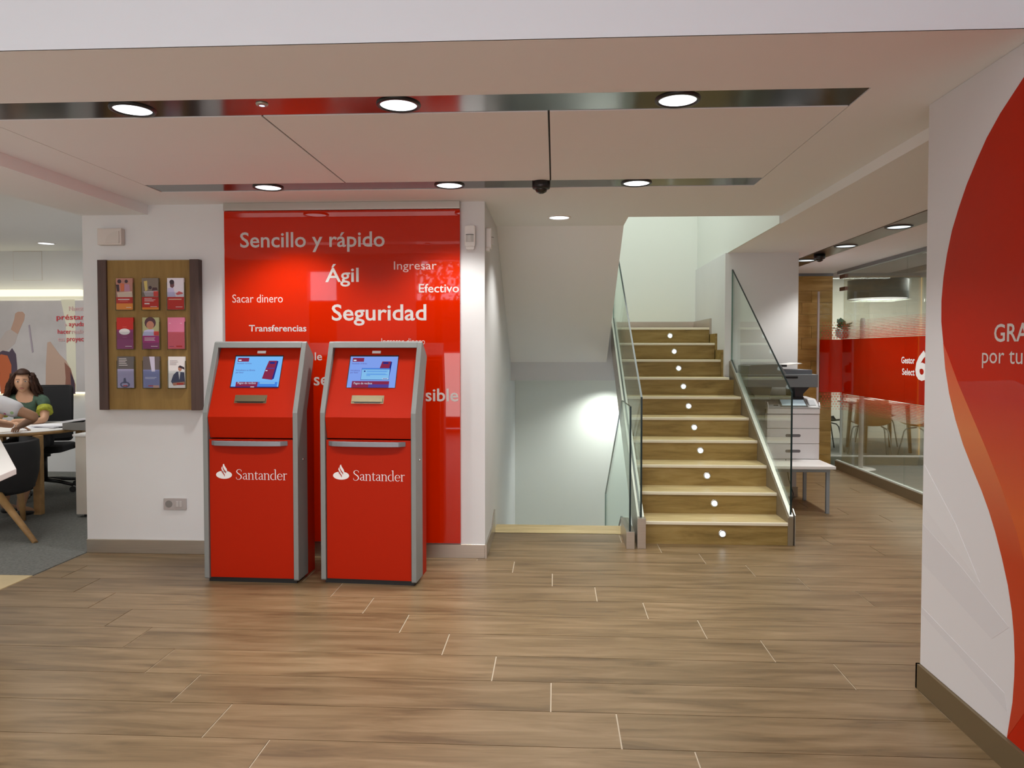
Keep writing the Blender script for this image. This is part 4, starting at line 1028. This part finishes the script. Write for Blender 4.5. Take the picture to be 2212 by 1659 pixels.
# pendant lamp
pd = thing('pendant_lamp', 'large grey drum pendant lamp with a glowing white underside', 'lamp', (4.46, 10.4, 2.70))
def ring(r0, z0, z1, th=.008):
    bm = BM(); lathe(bm, [(r0, z0), (r0, z1), (r0 - th, z1), (r0 - th, z0)], n=48, cap=False)
    return bm
bm = ring(.385, -.52, -.26); obj('shade', bm, mat('pendant_shade', (.13, .15, .15), .6), pd, world=False, keep=True)
bm = BM(); lathe(bm, [(.376, -.514), (.376, -.508)], n=48); obj('diffuser', bm, emis('pendant_glow', (1, .95, .92), 1.5), pd, world=False, keep=True)
bm = BM(); lathe(bm, [(.003, -.26), (.003, 0)], n=8); lathe(bm, [(.06, -.02), (.06, 0)], n=20); obj('cable', bm, 'black', pd, world=False, keep=True)
bm = BM(); box(bm, -.375, .375, -.01, .01, -.275, -.262); obj('crossbar', bm, 'black', pd, world=False, keep=True)
area('pendant_beam', (4.46, 10.4, 2.16), .6, 9, (1, .95, .9))
# table and chairs in that room
mt = thing('meeting_table', 'round white meeting table on brown wooden legs behind the glass', 'table', (4.75, 11.0, .003))
bm = BM(); lathe(bm, [(.55, .70), (.55, .735)], n=40); obj('table_top', bm, 'desktop', mt, world=False, keep=True)
for a in (45, 135, 225, 315):
    bm = BM(); x_, y_ = .40 * cos(radians(a)), .40 * sin(radians(a)); tube(bm, [(x_, y_, .70), (x_ * 1.12, y_ * 1.12, 0)], .030, 10, r1=.022); obj('leg', bm, 'oakedge', mt, world=False, keep=True)
def shell_chair(loc, rz, label, shell, metal):
    t_ = thing('meeting_chair', label, 'chair', loc, rz, 'shell chairs at the meeting table')
    K = dict(parent=t_, world=False, keep=True)
    bm = BM(); n = 12; rings = []
    prof = [(-.22, .44), (-.10, .425), (.05, .43), (.16, .455), (.215, .52), (.235, .62), (.245, .72), (.25, .80)]   # y, z front to back top
    for i, (y_, z_) in enumerate(prof):
        wd_ = .23 if i < 5 else .23 - (i - 4) * .012
        rings.append([bm.verts.new((wd_ * s, y_ - (.05 * s * s if i > 4 else 0), z_ + .045 * abs(s) ** 3 * (1 if i < 5 else .2))) for s in [-1 + 2 * k / n for k in range(n + 1)]])
    for a, b2 in zip(rings, rings[1:]):
        for k in range(n): bm.faces.new((a[k], a[k + 1], b2[k + 1], b2[k]))
    g = bmesh.ops.solidify(bm, geom=bm.faces[:], thickness=.018)
    obj('shell', bm, shell, smooth=True, **K)
    for sx in (-1, 1):
        for sy in (-1, 1):
            bm = BM(); tube(bm, [(.14 * sx, .02 * sy, .425), (.19 * sx, .14 * sy, .40), (.205 * sx, .17 * sy, .36), (.25 * sx, .235 * sy, 0)], .009, 8); obj('leg', bm, metal, **K)
tan = mat('tan_shell', (.42, .27, .13), .5); gm = mat('grey_leg_metal', (.45, .46, .42), .4, metal=.5); dkm = mat('dark_leg_metal', (.10, .10, .09), .4, metal=.5)
shell_chair((4.32, 10.25, .003), radians(165), 'tan shell chair with pale legs nearest the glass, below the pendant', tan, gm)
shell_chair((5.02, 10.15, .003), radians(200), 'tan shell chair partly hidden by the graphic wall', tan, gm)
shell_chair((3.95, 11.0, .003), radians(85), 'olive shell chair with dark legs at the left of the meeting table', mat('olive_shell', (.13, .12, .07), .6), dkm)
shell_chair((5.0, 11.65, .003), radians(-10), 'charcoal shell chair on the far side of the meeting table', mat('charcoal_shell', (.06, .06, .07), .6), dkm)
# small plant near the door
pl = thing('potted_plant', 'small green plant on a slim white stand behind the glass door', 'plant', (3.80, 9.9, .003))
bm = BM(); lathe(bm, [(.10, 0), (.03, .03), (.02, .05), (.02, 1.62), (.07, 1.64), (.09, 1.70), (.085, 1.74), (.0, 1.735)], n=20); obj('stand', bm, 'whiteplastic', pl, world=False, keep=True)
lf1, lf2 = mat('leaf_green', (.12, .22, .05), .6), mat('leaf_pale', (.35, .48, .36), .6)
for k in range(34):
    a = random.uniform(0, 2 * pi); L = random.uniform(.08, .20); el = random.uniform(.1, 1.3)
    d = Vector((cos(a) * cos(el), sin(a) * cos(el), sin(el))); s = d.cross(Vector((0, 0, 1))).normalized() * L * .28
    p0 = Vector((0, 0, 1.74)); p1 = p0 + d * L * .6; p2 = p0 + d * L - Vector((0, 0, .02))
    bm = BM(); vs = [bm.verts.new(p) for p in (p0, p1 + s, p2, p1 - s)]; bm.faces.new(vs[:3]); bm.faces.new((vs[0], vs[2], vs[3]))
    obj('leaf', bm, lf1 if k % 2 else lf2, pl, world=False, keep=True)

# ------------------------------------------------------------------ left office
ap = thing('access_panel', 'square flush access panel high on the back wall of the left office', 'hatch', (-6.32, 8.5, 2.31))
bm = BM(); box(bm, -6.505, -6.145, 8.497, 8.4999, 2.306, 2.662 - .005); obj('shadow_gap', bm, 'greyplastic', ap)
bm = BM(); box(bm, -6.500, -6.150, 8.4955, 8.4975, 2.311, 2.650); obj('door', bm, 'wall', ap)
bm = BM(); box(bm, -7.95, -5.625, 8.40, 8.4999, 2.115, 2.19)
ls = tag(obj('linear_light', bm, 'ledwarm', bevel=.002), 'long glowing warm white light bar above the office mural', 'light')
mu = thing('office_mural', 'large pale photo mural with people and red words in the left office', 'mural', (-6.5, 8.45, .97))
bm = BM(); box(bm, -7.95, -5.40, 8.43, 8.4995, .97, 2.06); obj('mural_panel', bm, mat('mural_base', (.56, .53, .53), .5, var=.12, vscale=2), mu)
MY = 8.43
def mpatch(name, pts, c, k):
    bm = BM(); prism(bm, pts, MY - .001 - .0006 * k, MY - .0003, 'y'); obj(name, bm, flat(c), mu)
def px2m(x, y): # photo measurements on the mural plane
    return (-6.335 + (x - 60) * .00578, 1.94 - (y - 672) * .00557)
def mp(*pts): return [px2m(*p) for p in pts]
mpatch('printed_sleeve', mp((0, 745), (22, 715), (32, 712), (47, 722), (40, 742), (20, 760), (0, 768)), (160, 150, 146), 1)
mpatch('printed_hand', mp((40, 690), (42, 678), (48, 674), (58, 674), (63, 680), (61, 692), (54, 706), (47, 722), (32, 712)), (160, 130, 114), 2)
mpatch('printed_hair', mp((0, 765), (14, 757), (28, 760), (34, 752), (42, 765), (44, 790), (44, 870), (26, 870), (22, 790), (8, 790)), (70, 58, 72), 3)
mpatch('printed_face', mp((2, 775), (10, 765), (24, 768), (32, 788), (30, 850), (8, 850)), (165, 85, 50), 4)
mpatch('printed_figure', mp((110, 740), (116, 738), (135, 765), (150, 780), (160, 800), (166, 830), (165, 850), (104, 850), (106, 790)), (160, 136, 122), 5)
mpatch('printed_shadow', mp((146, 782), (158, 795), (168, 830), (167, 850), (146, 850), (148, 815)), (120, 80, 68), 6)
mpatch('printed_shadow', mp((158, 802), (166, 822), (168, 850), (160, 850)), (55, 40, 55), 7)
mpatch('printed_foliage', mp((0, 648), (7, 650), (8, 662), (0, 668)), (115, 135, 60), 8)
mpatch('printed_line', mp((70, 703), (73, 702), (80, 760), (77, 762)), (140, 130, 140), 9)
mpatch('printed_pale_zone', mp((140, 648), (170, 648), (170, 845), (150, 845), (150, 700)), (190, 188, 170), 0)
redl, pal = flat((170, 45, 55)), flat((185, 150, 150))
for s, x, y, w, sz, m_ in (('Nuestros', 158, 672, .27, .075, pal), ('préstamos', 131, 691, .50, .088, redl), ('te', 148, 705, .03, .06, pal), ('ayudan', 157, 705, .23, .075, redl), ('hacer', 133, 721, .165, .075, redl), ('realidad', 163, 721, .23, .075, pal), ('tus', 133, 737, .085, .07, pal), ('proyectos', 152, 737, .30, .08, redl)):
    p = px2m(x, y); text('lettering', s, (p[0], MY - .0085, p[1]), sz, w, mu, m_, bold=.01)
bm = BM(); box(bm, -7.95, -5.4, 8.475, 8.495, .955, .968); tag(obj('cove_light', bm, emis('cove_glow', (1, .88, .58), 6), keep=True), 'warm cove light glowing under the office mural', 'light')

ft = thing('office_table', 'round white office table with an oak edge, papers lie on it', 'table', (-5.08, 6.62, .004))
bm = BM(); lathe(bm, [(.60, .706), (.60, .732)], n=64); obj('table_edge', bm, 'oakedge', ft, world=False, keep=True)
bm = BM(); lathe(bm, [(.598, .7325), (.598, .738)], n=64); obj('table_top', bm, 'desktop', ft, world=False, keep=True)
for (x_, y_) in ((.485, -.36), (-.45, -.35), (.40, .35), (-.42, .36)):
    bm = BM(); prism(bm, [(x_ - .034, y_ - .026), (x_ + .034, y_ - .026), (x_ + .034, y_ + .026), (x_ - .034, y_ + .026)], 0, .705, 'z'); obj('leg', bm, 'oakedge', ft, world=False, keep=True, bevel=.004)
for k, (x_, y_, a) in enumerate(((-4.80, 6.62, 20), (-4.76, 6.66, -12), (-4.72, 6.66, 8))):
    bm = BM(); box(bm, -.15, .15, -.105, .105, 0, .004 + .002 * k); bmesh.ops.rotate(bm, verts=bm.verts, matrix=Matrix.Rotation(radians(a), 3, 'Z')); bmesh.ops.translate(bm, verts=bm.verts, vec=(x_, y_, .7425 + .0075 * k))
    tag(obj('paper_sheets', bm, 'paper'), ('lowest', 'middle', 'topmost')[k] + ' sheaf of white papers on the round office table', 'papers', 'papers on the office table')
cbn = thing('white_cabinet', 'low white cabinet behind the edge of the centre wall', 'cabinet', (-3.86, 6.45, .004))
bm = BM(); box(bm, -4.185, -3.40, 6.16, 6.80, .03, .715); obj('body', bm, mat('cabinet_cream', (.66, .60, .52), .5), cbn, bevel=.003)
bm = BM(); box(bm, -4.14, -3.42, 6.20, 6.78, .004, .03); obj('plinth', bm, 'dark', cbn)
bm = BM(); box(bm, -4.20, -3.40, 6.145, 6.81, .7155, .735); obj('top', bm, 'desktop', cbn, bevel=.002)
tr = thing('document_tray', 'grey document tray with paper on the low white cabinet', 'tray', (-4.25, 6.5, .735))
bm = BM(); prism(bm, [(-4.50, .742), (-4.50, .80), (-4.30, .81), (-4.24, .85), (-4.18, .872), (-4.02, .875), (-4.02, .862), (-4.17, .858), (-4.10, .736), (-4.4, .736)], 6.45, 6.75, 'y'); obj('body', bm, mat('tray_grey', (.24, .235, .22), .5), tr)
bm = BM(); prism(bm, [(-4.52, .801), (-4.52, .815), (-4.28, .845), (-4.26, .835)], 6.46, 6.74, 'y'); obj('paper', bm, 'paper', tr)

# high white table at the left edge of the frame
wt = thing('white_counter', 'white table corner reaching into the left edge of the photo', 'table', (-2.9, 3.15, 0))
bm = BM(); prism(bm, [(-2.565, 3.345), (-3.62, 4.575), (-4.2, 4.0), (-3.6, 2.4), (-2.30, 2.62)], .872, .90, 'z'); obj('table_top', bm, 'desktop', wt, bevel=.003)
bm = BM(); lathe(bm, [(.30, 0), (.30, .012), (.06, .03), (.05, .05), (.05, .872)], c=(-3.75, 3.45, 0), n=40); obj('pedestal', bm, 'whiteplastic', wt)

# ------------------------------------------------------------------ chairs of the left office
oc = thing('office_chair', 'black swivel office chair behind the seated woman', 'chair', (-5.31, 7.32, .004), radians(14))
K = dict(parent=oc, world=False, keep=True)
bm = BM(); pr_ = rrect(-.215, .215, .50, 1.095, .05, 6)
prism(bm, pr_, .19, .235, 'y')
for v in bm.verts: v.co.y += .06 * (abs(v.co.x) / .235) ** 2 * -1 + .05 * (v.co.z - .5) 
obj('backrest', bm, 'blackfab', bevel=.008, **K)
bm = BM(); prism(bm, rrect(-.25, .25, -.26, .21, .09, 6), .42, .49, 'z'); obj('seat', bm, 'blackfab', bevel=.015, **K)
bm = BM(); lathe(bm, [(.03, .10), (.03, .42)], n=14); lathe(bm, [(.06, .36), (.06, .42)], n=14); obj('gas_lift', bm, 'black', **K)
for sx in (-1, 1):
    bm = BM(); tube(bm, [(.24 * sx, .10, .45), (.30 * sx, .13, .44), (.33 * sx, .12, .52), (.33 * sx, .06, .62), (.31 * sx, 0, .66), (.30 * sx, -.12, .675), (.30 * sx, -.18, .67)], .016, 8)
    tube(bm, [(.31 * sx, .16, .46), (.33 * sx, .20, .56), (.32 * sx, .12, .66), (.31 * sx, 0, .68)], .014, 8)
    obj('armrest', bm, 'black', **K)
for k in range(5):
    a = radians(72 * k - 20); bm = BM(); tube(bm, [(0, 0, .12), (.17 * cos(a), .17 * sin(a), .105), (.33 * cos(a), .33 * sin(a), .075)], .025, 8, r1=.017)
    lg = obj('base_arm', bm, 'black', **K)
    bm = BM(); lathe(bm, [(.030, -.022), (.030, .022)], c=(.335 * cos(a), .335 * sin(a), .030), n=14, axis='y'); obj('caster', bm, 'black', lg, world=False, keep=True)

vc = thing('visitor_chair', 'charcoal tub chair with splayed oak legs under the seated visitor', 'chair', (-4.58, 5.72, .004), radians(0))
K = dict(parent=vc, world=False, keep=True)
bm = BM(); rings = []; n = 22
for j, (rr, zz, th) in enumerate(((.25, .30, 0), (.29, .36, 0), (.315, .46, 0), (.325, .60, 0), (.318, .715, 0), (.295, .728, 0), (.275, .60, 0), (.265, .47, 0))):
    ring_ = []
    for k in range(n + 1):
        a = radians(-160 + 250 * k / n)
        cut = 1.0
        ring_.append(bm.verts.new((rr * cos(a), rr * sin(a), zz)))
    rings.append(ring_)
for a, b2 in zip(rings, rings[1:]):
    for k in range(n): bm.faces.new((a[k], a[k + 1], b2[k + 1], b2[k]))
bm.faces.new(rings[0]); 
for e_k in (0, n):
    bm.faces.new([r0[e_k] for r0 in rings])
obj('tub_back', bm, 'blackfab', smooth=True, **K)
bm = BM(); lathe(bm, [(.24, .30), (.285, .33), (.29, .42), (.26, .455), (0.01, .46)], n=32); obj('seat', bm, 'blackfab', **K)
for (x0_, y0_, x1_, y1_) in ((.20, -.20, .64, -.40), (-.22, -.22, -.42, -.40), (.05, .22, .02, .30), (-.2, .2, -.34, .36)):
    bm = BM(); tube(bm, [(x0_, y0_, .32), (x1_, y1_, 0)], .030, 10, r1=.019); obj('leg', bm, 'oakedge', **K)

# ------------------------------------------------------------------ people
def skin_mesh(verts, edges, sub=2):
    """verts: (x,y,z,rx,ry) -> evaluated skin mesh as a bmesh"""
    me = bpy.data.meshes.new('sk'); me.from_pydata([v[:3] for v in verts], edges, [])
    o = bpy.data.objects.new('sk', me); COL.objects.link(o)
    md = o.modifiers.new('s', 'SKIN'); md.use_smooth_shade = True; md.branch_smoothing = .6
    for i, v in enumerate(verts):
        sv = me.skin_vertices[0].data[i]; sv.radius = (v[3], v[4] if len(v) > 4 else v[3])
    me.skin_vertices[0].data[0].use_root = True
    ms = o.modifiers.new('u', 'SUBSURF'); ms.levels = sub; ms.render_levels = sub
    dg = bpy.context.evaluated_depsgraph_get(); dg.update()
    m2 = bpy.data.meshes.new_from_object(o.evaluated_get(dg)); bm = BM(); bm.from_mesh(m2)
    bpy.data.objects.remove(o); bpy.data.meshes.remove(me); bpy.data.meshes.remove(m2)
    for f in bm.faces: f.smooth = True
    return bm
def add_bm(dst, src):
    me = bpy.data.meshes.new('x'); src.to_mesh(me); dst.from_mesh(me); src.free(); bpy.data.meshes.remove(me)
def head_bm(c, s, yaw, pitch=0):
    """head about .23 m high at scale 1; face towards -y before yaw"""
    bm = BM(); bmesh.ops.create_uvsphere(bm, u_segments=36, v_segments=26, radius=1)
    for v in bm.verts:
        x, y, z = v.co
        w = .074 * (1 - .22 * max(0, -z) ** 1.6) ; d = .092; h = .115
        X, Y, Z = x * w, y * d, z * h
        if y < 0:
            Y *= .93
            if z < -.1: X *= 1 - .20 * min(1, (-z - .1))
            g = math.exp(-((X / .011) ** 2)) ; nz = math.exp(-(((Z + .022) / .024) ** 2)); Y -= .020 * g * nz           # nose
            Y -= .006 * g * math.exp(-(((Z - .005) / .02) ** 2))
            for sx in (-1, 1): Y += .009 * math.exp(-(((X - .031 * sx) / .016) ** 2) - ((Z - .010) / .012) ** 2)     # sockets
            Y -= .005 * math.exp(-((X / .022) ** 2) - ((Z + .058) / .008) ** 2)                                      # lips
            Y -= .007 * math.exp(-((X / .022) ** 2) - ((Z + .093) / .013) ** 2)                                      # chin
        else:
            if z < -.2: Y *= 1 - .35 * min(1, (-z - .2) * 1.4)
        v.co = (X, Y, Z)
    for f in bm.faces: f.smooth = True
    mtx = Matrix.Translation(c) @ Matrix.Rotation(yaw, 4, 'Z') @ Matrix.Rotation(pitch, 4, 'X') @ Matrix.Scale(s, 4)
    place_bm(bm, mtx); return bm, mtx
def hand_into(bm, wrist, d, side, s=1.0, curl=.5, up=Vector((0, 0, 1))):
    """palm with four fingers and a thumb; d = direction of the fingers"""
    d = Vector(d).normalized(); sd = d.cross(up).normalized() * side; nrm = sd.cross(d).normalized() * (side)
    w = Vector(wrist)
    V = [(*w, .024 * s, .020 * s), (*(w + d * .045 * s), .034 * s, .018 * s), (*(w + d * .080 * s), .036 * s, .016 * s)]; E = [(0, 1), (1, 2)]
    add_bm(bm, skin_mesh(V, E, 1))
    for k, (o, L) in enumerate(((-.027, .068), (-.009, .078), (.009, .073), (.026, .056))):
        p = w + d * .070 * s + sd * o * s; pts = []
        ang = 0
        q0 = p; pts.append(q0)
        for j in range(3):
            ang += curl * .55; dd = d * cos(ang) - up * sin(ang); q0 = q0 + dd * L * s * (.45, .32, .25)[j]; pts.append(q0)
        add_bm(bm, skin_mesh([(*q1, (.0095 - .001 * j) * s) for j, q1 in enumerate(pts)], [(0, 1), (1, 2), (2, 3)], 1))
    p = w + d * .025 * s - sd * .022 * s; p1 = p + (d * .6 - sd * .75).normalized() * .04 * s; p2 = p1 + (d * .9 - sd * .3).normalized() * .032 * s
    add_bm(bm, skin_mesh([(*p, .012 * s), (*p1, .011 * s), (*p2, .0085 * s)], [(0, 1), (1, 2)], 1))

def person(name, label, base, yaw, spec):
    """seated figure; spec gives joints in local space (face towards -y)"""
    t_ = thing(name, label, 'person', base, yaw)
    K = dict(parent=t_, world=False, keep=True)
    J = spec['J']
    V = [(*J['pelvis'], .145, .11), (*J['waist'], .125, .095), (*J['chest'], .15, .105), (*J['collar'], .105, .075), (*J['neck'], .055, .055), (*J['skull'], .05, .05)]
    E = [(0, 1), (1, 2), (2, 3), (3, 4), (4, 5)]
    n = len(V)
    for s in ('L', 'R'):
        a = len(V); V += [(*J['sh' + s], .055), (*J['el' + s], .040), (*J['wr' + s], .026)]; E += [(3, a), (a, a + 1), (a + 1, a + 2)]
        a = len(V); V += [(*J['hip' + s], .085), (*J['kn' + s], .060), (*J['an' + s], .038), (*J['toe' + s], .030)]; E += [(0, a), (a, a + 1), (a + 1, a + 2), (a + 2, a + 3)]
    bm = skin_mesh(V, E, 2)
    hb, mtx = head_bm(J['head'], spec.get('hs', 1.0), spec['hyaw'], spec.get('hpitch', 0)); add_bm(bm, hb)
    for s in ('L', 'R'):
        wr = Vector(J['wr' + s]); el = Vector(J['el' + s]); hand_into(bm, wr, spec.get('hd' + s, (wr - el)), 1 if s == 'L' else -1, .95, .45)
    for sx in (-1, 1):      # ears
        e_ = BM(); bmesh.ops.create_uvsphere(e_, u_segments=10, v_segments=8, radius=1); place_bm(e_, mtx @ Matrix.Translation((.073 * sx, .008, -.005)) @ Matrix.Diagonal((.010, .018, .030, 1))); add_bm(bm, e_)
    body = obj('body', bm, spec['skin'], **K)
    bm = BM()
    for sx in (-1, 1):
        e_ = BM(); bmesh.ops.create_uvsphere(e_, u_segments=12, v_segments=8, radius=1); place_bm(e_, mtx @ Matrix.Translation((.031 * sx, -.074, .010)) @ Matrix.Diagonal((.013, .007, .006, 1)))
        for f in e_.faces: f.material_index = 0
        add_bm(bm, e_)
        e_ = BM(); bmesh.ops.create_uvsphere(e_, u_segments=12, v_segments=8, radius=1); place_bm(e_, mtx @ Matrix.Translation((.031 * sx, -.0785, .010)) @ Matrix.Diagonal((.0062, .0045, .0058, 1)))
        for f in e_.faces: f.material_index = 1
        add_bm(bm, e_)
        e_ = BM(); box(e_, -.016, .016, -.002, .002, -.002, .002); place_bm(e_, mtx @ Matrix.Translation((.031 * sx, -.0835, .030)) @ Matrix.Rotation(.12 * sx, 4, 'Y'))
        for f in e_.faces: f.material_index = 1
        add_bm(bm, e_)
    obj('eyes', bm, ['eyewhite', 'eye'], **K)
    bm = BM(); bmesh.ops.create_uvsphere(bm, u_segments=14, v_segments=8, radius=1); place_bm(bm, mtx @ Matrix.Translation((0, -.0865, -.058)) @ Matrix.Diagonal((.023, .006, .006, 1))); obj('mouth', bm, 'lips', smooth=True, **K)
    # clothes
    V2 = [(*J['pelvis'], .158, .125), (*J['waist'], .138, .110), (*J['chest'], .163, .120), (*J['collar'], .112, .084)]; E2 = [(0, 1), (1, 2), (2, 3)]
    V3 = []
    for s in ('L', 'R'):
        sh, el = Vector(J['sh' + s]), Vector(J['el' + s]); q1 = sh + (el - sh) * spec.get('sl', .55)
        a = len(V2); V2 += [(*sh, .068 * spec.get('sr', 1)), (*q1, .060 * spec.get('sr', 1.0))]; E2 += [(3, a), (a, a + 1)]
    sh_ = obj('blouse', skin_mesh(V2, E2, 2), spec['shirt'], **K)
    if spec.get('trim'):
        for s in ('L', 'R'):
            sh, el = Vector(J['sh' + s]), Vector(J['el' + s]); a, b2 = sh + (el - sh) * .36, sh + (el - sh) * .60
            bm = BM(); tube(bm, [a, (a + b2) / 2, b2], .066, 16, r1=.074); obj('sleeve_trim', bm, spec['trim'], **K)
    V4 = [(J['pelvis'][0], J['pelvis'][1], J['pelvis'][2] - .01, .150, .120)]; E4 = []
    for s in ('L', 'R'):
        a = len(V4); V4 += [(*J['hip' + s], .096), (*J['kn' + s], .072)]; E4 += [(0, a), (a, a + 1)]
        if spec.get('long', True):
            V4 += [(*(Vector(J['kn' + s]) * .08 + Vector(J['an' + s]) * .92), .054)]; E4 += [(a + 1, a + 2)]
    obj('trousers', skin_mesh(V4, E4, 2), spec['pants'], **K)
    for s in ('L', 'R'):
        an, to = Vector(J['an' + s]), Vector(J['toe' + s]); bm = skin_mesh([(an.x, an.y + .02, an.z - .035, .042, .035), (*((an + to) / 2 - Vector((0, 0, .02))), .044, .028), (to.x, to.y, to.z, .038, .024)], [(0, 1), (1, 2)], 2)
        obj('shoe', bm, 'black', **K)
    # hair: cap plus loose locks
    bm = BM(); bmesh.ops.create_uvsphere(bm, u_segments=28, v_segments=20, radius=1)
    dele = [v for v in bm.verts if (v.co.y < -.30 and v.co.z < .46) or (v.co.y < -.05 and v.co.z < -.1)]
    bmesh.ops.delete(bm, geom=dele, context='VERTS')
    for v in bm.verts:
        x, y, z = v.co; v.co = (x * .088, y * .108 + .006, z * .125 + .008)
    place_bm(bm, mtx); bmesh.ops.solidify(bm, geom=bm.faces[:], thickness=.008)
    rnd = random.Random(3)
    for k in range(spec.get('locks', 60)):
        a = radians(rnd.uniform(-35, 215)); side = cos(a); back = sin(a)
        L = spec.get('hlen', .22) * rnd.uniform(.75, 1.1); p = Vector((.080 * cos(a), .088 * sin(a) + .006, rnd.uniform(.0, .085)))
        fl = spec.get('flare', .05)
        pts = []
        for j in range(7):
            f = j / 6; wv = .010 * sin(f * 9 + k)
            pts.append(mtx @ (p + Vector((side * fl * f * 1.1 + wv, back * fl * f * .8 + (.02 if back < 0 else 0) * f, -L * f + .0 * wv))))
        tube(bm, pts, .017, 6, r1=.007)
    obj('hair', bm, spec['hair'], smooth=True, **K)
    return t_

woman = dict(
    J=dict(pelvis=(0, 0, .55), waist=(0, -.03, .70), chest=(0, -.07, .87), collar=(0, -.09, .985), neck=(-.005, -.10, 1.05), skull=(-.012, -.11, 1.12), head=(-.016, -.125, 1.150),
           shL=(.165, -.09, .96), elL=(.215, -.24, .765), wrL=(-.02, -.40, .775), shR=(-.165, -.09, .96), elR=(-.22, -.24, .76), wrR=(-.03, -.46, .775),
           hipL=(.09, -.06, .52), knL=(.11, -.44, .50), anL=(.11, -.42, .09), toeL=(.11, -.55, .035), hipR=(-.09, -.06, .52), knR=(-.11, -.44, .50), anR=(-.11, -.42, .09), toeR=(-.11, -.55, .035)),
    hyaw=radians(14), hpitch=radians(4), skin='skin', shirt='greenshirt', trim='lime', pants='trousers', hair='hair', hlen=.235, flare=.075, locks=150, hdL=(-1, -.15, -.05), hdR=(1, -.3, -.02), sl=.5)
person('person', 'person with long wavy brown hair in a green blouse seated at the round table', (-5.33, 7.16, .004), radians(16), woman)
client = dict(
    J=dict(pelvis=(0, 0, .57), waist=(0, -.03, .75), chest=(0, -.06, .94), collar=(0, -.08, 1.06), neck=(0, -.09, 1.115), skull=(0, -.10, 1.185), head=(0, -.115, 1.22),
           shL=(.165, -.08, 1.02), elL=(.20, -.28, .84), wrL=(.10, -.46, .79), shR=(-.18, -.08, 1.015), elR=(-.42, -.19, .90), wrR=(-.06, -.36, .795),
           hipL=(.09, -.06, .53), knL=(.12, -.42, .51), anL=(.12, -.36, .09), toeL=(.12, -.49, .035), hipR=(-.09, -.06, .53), knR=(-.12, -.42, .51), anR=(-.12, -.30, .09), toeR=(-.12, -.43, .035)),
    hyaw=0, skin='skin2', shirt='floral', pants='trousers', hair='hair2', hlen=.12, flare=.02, locks=50, sl=.62, sr=1.18, long=False)
person('person', 'person in a white floral blouse seen from behind at the left edge, seated', (-4.80, 5.80, .004), radians(170), client)
